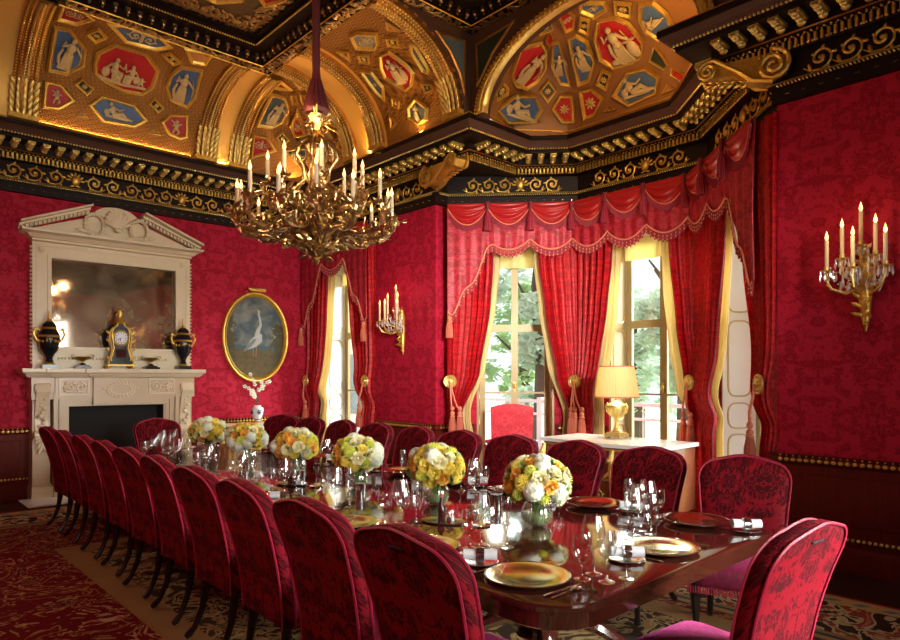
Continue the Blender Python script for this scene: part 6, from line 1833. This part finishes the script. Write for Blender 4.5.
# ================================================================== sconces and chandelier
def candle(mb_parent, x, y, z, h, r=.0125, world=False):
    r = .0155; m = MB(); m.lathe([(r,z),(r,z+h),(r*.7,z+h+.004),(.001,z+h+.004)], 12, (x,y,0)); c_ = m.build('candle', 'candle_wax', mb_parent, world=world)
    f = MB(); f.lathe([(.0012,h+z),(.009,h+z+.010),(.0135,h+z+.024),(.011,h+z+.040),(.005,h+z+.060),(.0008,h+z+.078)], 10, (x,y,0)); f.build('flame', 'flame', c_, world=world)
    return c_
def drop(mb, x, y, z, L=.05, r=.009):
    mb.ell((x,y,z-.008), r*.6, 6, 4); mb.lathe([(.001,z-L),(r,z-L*.72),(r*.5,z-L*.35),(.001,z-.012)], 6, (x,y,0))
def sconce_proto():
    root = thing('wall_sconce', '', 'sconce')     # wall behind at x=0, room towards -x
    m = MB(); 
    m.tube([(-.03,0,-.46),(-.035,0,-.36),(-.04,0,-.22),(-.05,0,-.08),(-.05,0,.08),(-.06,0,.2)], [.008,.03,.045,.05,.05,.03], 9)
    for k in range(26):
        z = -.34+.021*k; a = k*2.2; leafblob(m, (-.05,.02*sin(a),z), V((-.6,cos(a)*1.2,sin(a)+.4)), V((-1,0,0)), .10, .020)
    for z, r in ((-.40,.022),(-.33,.03),(-.22,.034)): m.ell((-.045,0,z), r, 8, 6)
    m.build('back_plate', 'gold', root, world=False)
    tips = [(-.30,.20,0,.24),(-.30,-.20,0,.24),(-.36,.0,0,.24),(-.22,.115,.10,.24),(-.22,-.115,.10,.24),(-.16,0,.20,.26)]
    cry = MB()
    for x, y, z, h in tips:
        a = MB(); a.tube([(-.05,0,-.10+z*.5),(x*.6,y*.5,-.16+z),(x*.95,y*.85,-.13+z),(x*1.04,y*1.02,-.05+z),(x,y,.0+z)], [.014,.012,.010,.009,.012], 7)
        for k in range(5):
            t = (k+1)/6; leafblob(a, (x*t,y*t,-.13+z), V((cos(k*2.),sin(k*2.),.8)), V((0,0,1)), .07, .014)
        a.lathe([(.008,z),(.042,z+.006),(.052,z+.016),(.045,z+.014),(.016,z+.010),(.018,z+.03),(.022,z+.045),(.014,z+.048)], 14, (x,y,0)); 
        ao = a.build('arm', 'gold_bright', root, world=False)
        candle(root, x, y, z+.045, h-.03)
        for k in range(8):
            b = 2*pi*k/8; drop(cry, x+.048*cos(b), y+.048*sin(b), z+.010, .055 if k%2 else .08)
        for k in range(9):     # garlands of beads to the stem
            t = (k+1)/10; cry.ell((lerp(x,-.05,t), lerp(y,0,t), lerp(z,z*.4-.02,t)-.10*sin(pi*t)), .0085, 6, 4)
    for k in range(14): b = 2*pi*k/14; drop(cry, -.16+.09*cos(b), .14*sin(b), -.06+.05*(k%2), .10, .012)
    for k in range(12): b = 2*pi*k/12; drop(cry, -.24+.10*cos(b), .19*sin(b), .02+.03*(k%2), .08, .011)
    cry.build('crystal_drops', 'crystal', root, world=False)
    return root
sp_ = sconce_proto()
SC1 = (XR-.001, 1.60, 2.42); SC2 = (XR-.001, 7.52, 2.38)
sp_.location = SC1; sp_['label'] = 'gilt six-candle wall sconce with crystal drops at the right edge of the photo'; sp_['group'] = 'candle sconces on the right-hand wall'
dup(sp_, SC2, 0, 'gilt six-candle wall sconce with crystal drops on the pier left of the bay', 'candle sconces on the right-hand wall')
SCONCE_POS = [(XR-.55,1.60,2.72),(XR-.55,7.52,2.68)]
CHX, CHY = 2.75, 4.54
cd = thing('chandelier', 'large gilt bronze chandelier with many lit candle bulbs, hanging over the table', 'chandelier', (CHX,CHY,2.48))
m = MB(); 
m.tube([(0,0,1.22),(0,0,3.70)], [.030,.034], 12); so = MB()
m.build('suspension_sleeve', 'sleeve_red', cd, world=False)
m = MB(); m.lathe([(.03,1.54),(.045,1.40),(.085,1.29),(.10,1.23),(.085,1.20),(.001,1.20)], 20)
for k in range(12): a = 2*pi*k/12; m.tube([(.03*cos(a),.03*sin(a),1.47),(.075*cos(a),.075*sin(a),1.32),(.095*cos(a),.095*sin(a),1.22)], .012, 5)
m.build('velvet_gather', 'sleeve_red', cd, world=False)
m = MB(); m.lathe([(.001,.0),(.018,.01),(.03,.04),(.02,.06),(.05,.08),(.08,.12),(.06,.17),(.11,.22),(.17,.30),(.15,.38),(.10,.44),(.06,.50),(.05,.62),(.075,.70),(.05,.76),(.045,.86),(.09,.94),(.06,1.00),(.035,1.06),(.06,1.12),(.075,1.18),(.02,1.21)], 18)
rn = random.Random(9)
for k in range(300):
    t = rn.random(); z = .06+.50*t; r = interp([(0,.02),(.12,.10),(.3,.24),(.45,.26),(.56,.12)], z)*rn.uniform(.6,1.1); a = rn.uniform(0,6.28)
    c_ = V((r*cos(a),r*sin(a),z)); d = V((cos(a+rn.uniform(-1,1)),sin(a+rn.uniform(-1,1)),rn.uniform(-.4,1.2))); leafblob(m, c_, d, V((cos(a),sin(a),.2)), rn.uniform(.06,.12), rn.uniform(.020,.034))
for k in range(120):
    z = rn.choice((.72,.80,.86,.94,1.0,1.06,1.12,1.17)); a = rn.uniform(0,6.28); c_ = V((.05*cos(a),.05*sin(a),z)); leafblob(m, c_, V((cos(a),sin(a),rn.uniform(-.8,.9))), V((cos(a),sin(a),.1)), rn.uniform(.06,.11), .018)
for k in range(8):    # scrolled stays rising to the crown
    a = 2*pi*k/8; f = lambda r, z: (r*cos(a), r*sin(a), z)
    m.tube([f(.06,1.02),f(.14,.95),f(.17,.84),f(.11,.76),f(.10,.66),f(.20,.56),f(.26,.50)], [.012,.014,.012,.011,.012,.014,.012], 6)
m.build('chandelier_stem', 'bronze', cd, world=False)
def chand_arm(a, R, zc_, low):
    mb = MB(); f = lambda r, z, t=0.: (r*cos(a+t), r*sin(a+t), z)
    pts = [f(.05,.40),f(.20*R/.62,.30 if low else .40,.12),f(.42*R/.62,.22 if low else .40,.1),f(.60*R/.62,.26 if low else .46,.02),f(R*1.05,.36 if low else .56,0),f(R,zc_,0)]
    # smooth the arm
    P = [V(p) for p in pts]; q = []
    for i in range(len(P)-1):
        p0, p1, p2, p3 = P[max(i-1,0)], P[i], P[i+1], P[min(i+2,len(P)-1)]
        for s in range(5):
            t = s/5; q.append(.5*((2*p1)+(p2-p0)*t+(2*p0-5*p1+4*p2-p3)*t*t+(3*p1-p0-3*p2+p3)*t**3))
    q.append(P[-1]); mb.tube(q, [.017+.006*sin(i*1.1) for i in range(len(q))], 6)
    rr = random.Random(int(a*100))
    for k in range(34):
        c_ = q[1+k*(len(q)-4)//34]; leafblob(mb, c_, V((rr.uniform(-1,1),rr.uniform(-1,1),rr.uniform(-.3,1.1))), V((cos(a),sin(a),.3)), rr.uniform(.055,.11), rr.uniform(.020,.032))
    # a curl off the arm
    b = q[12]; mb.tube([b, b+V((cos(a+.8)*.06,sin(a+.8)*.06,.07)), b+V((cos(a+.8)*.12,sin(a+.8)*.12,.06)), b+V((cos(a+.8)*.11,sin(a+.8)*.11,.015))], [.012,.012,.01,.006], 5)
    x, y = R*cos(a), R*sin(a)
    mb.lathe([(.008,zc_-.02),(.030,zc_-.012),(.045,zc_),(.038,zc_+.002),(.015,zc_),(.020,zc_+.02),(.022,zc_+.045),(.014,zc_+.048)], 12, (x,y,0))
    for k in range(6): b_ = 2*pi*k/6; leafblob(mb, (x+.015*cos(b_),y+.015*sin(b_),zc_-.01), V((cos(b_),sin(b_),.4)), V((0,0,1)), .05, .012)
    mb.build('arm', 'bronze', cd, world=False); candle(cd, x, y, zc_+.042, .135, .0125)
for k in range(14): chand_arm(2*pi*k/14+.13, .60, .43 if k%2 else .36, True)
for k in range(8): chand_arm(2*pi*k/8+.35, .37, .62, False)
# ================================================================== camera and light
cam = bpy.data.cameras.new('camera'); co = bpy.data.objects.new('camera', cam); COL.objects.link(co)
co.location = (0,0,1.6); co.rotation_euler = (pi/2, 0, -radians(42.73))
cam.sensor_width = 36; cam.lens = 36*656.3/900; cam.shift_y = (376.3-320)/900; cam.clip_start = .05; cam.clip_end = 200
SC.camera = co
w = bpy.data.worlds.new('sky'); SC.world = w; w.use_nodes = True
bg = w.node_tree.nodes['Background']; bg.inputs[0].default_value = (.86,.94,1,1); bg.inputs[1].default_value = 1.3
def light(name, typ, loc, energy, col=(1,1,1), rot=None, size=1, sy=None, target=None, angle=None, spread=None):
    l = bpy.data.lights.new(name, typ); l.energy = energy; l.color = col
    o = bpy.data.objects.new(name, l); COL.objects.link(o); o.location = loc
    if typ == 'AREA':
        l.shape = 'RECTANGLE' if sy else 'SQUARE'; l.size = size
        if sy: l.size_y = sy
        if spread: l.spread = spread
    elif typ == 'SUN': l.angle = angle or .01
    else: l.shadow_soft_size = size
    if target is not None:
        d = V(target)-V(loc); o.rotation_euler = d.to_track_quat('-Z','Y').to_euler()
    return o
# soft daylight from outside: bay side and the windows behind the camera
light('daylight_bay', 'SUN', (20,-4,11), 13.0, (1,.97,.93), target=(4,5.5,1.5), angle=radians(45))
light('daylight_sky', 'SUN', (20,8,9), 9.0, (.95,.98,1), target=(4,4,1.5), angle=radians(60))
for (a, b) in WN:
    light('daylight_near_window', 'AREA', ((a+b)/2, YN-.35, 2.0), 52, (1,.96,.92), size=1.3, sy=2.9, target=(4.4, 9.9, 1.8), spread=radians(60))
# added fill lamps, then warm lamps hidden on top of the cornice
light('chair_fill', 'AREA', (4.5, YN-.6, 1.9), 58, (1,.97,.94), size=1.2, sy=1.6, target=(2.9, 1.6, .7), spread=radians(40))  # fill lamp added and aimed to brighten the near head chair
light('curtain_fill', 'AREA', (1.85, YN-.4, 2.9), 60, (1,.95,.90), size=1.2, sy=.8, target=(7.1, 6.2, 2.4), spread=radians(32))  # fill lamp added over the chairs to brighten the bay curtains
WARM = (1,.56,.20)
for x in (-.1, 2.75, 4.15):
    light('cornice_lamp', 'AREA', (x, YF-.52, 4.80), 38 if x == 2.75 else 24, WARM, size=1.9 if x == 2.75 else .25, sy=.06, target=(x, YF-.75, 5.6))
light('cornice_lamp', 'AREA', (5.2, YF-.52, 4.80), 18, WARM, size=.9, sy=.06, target=(5.0, YF-1.1, 5.6))
light('cornice_lamp', 'AREA', (XR-.50, 7.6, 4.80), 16, WARM, size=.06, sy=.3, target=(XR-1, 7.6, 5.6))
light('cornice_lamp', 'AREA', (XR-.50, 6.5, 4.80), 14, WARM, size=.06, sy=.9, target=(XR-1.1, 6.5, 5.6))
light('cornice_lamp', 'AREA', (5.80, 3.2, 4.84), 15, WARM, size=.5, sy=.06, target=(6.5, 4.9, 5.25))
light('cornice_lamp', 'AREA', (XL+.6, 4.5, 4.85), 30, WARM, size=.06, sy=8, target=(.9, 4.5, 6.2))
for y in (2.6, 6.2): light('left_wall_fill', 'POINT', (XL+.35, y, 2.5), 30, (1,.80,.58), size=.12)  # unseen fill lamps added to brighten the left chairs and carpet
for dx, dy in ((.45,.45),(-.45,.45),(.45,-.45),(-.45,-.45)):
    light('chandelier_glow', 'POINT', (2.80+dx, CHY+dy, 3.42), 11, (1,.66,.34), size=.05)
for p in SCONCE_POS: light('sconce_glow', 'POINT', p, 4, (1,.66,.34), size=.04)
light('table_lamp_glow', 'POINT', (6.60,4.29,1.52), 48, (1,.78,.5), size=.05)
vs_ = SC.view_settings; vs_.view_transform = 'Standard'; vs_.look = 'None'; vs_.exposure = 0.15; vs_.gamma = 1; vs_.use_curve_mapping = False
cy_ = SC.cycles
cy_.use_denoising = True; cy_.max_bounces = 7; cy_.diffuse_bounces = 3; cy_.glossy_bounces = 4; cy_.transparent_max_bounces = 24; cy_.transmission_bounces = 4
cy_.caustics_reflective = False; cy_.caustics_refractive = False; cy_.sample_clamp_indirect = 4; cy_.use_adaptive_sampling = True
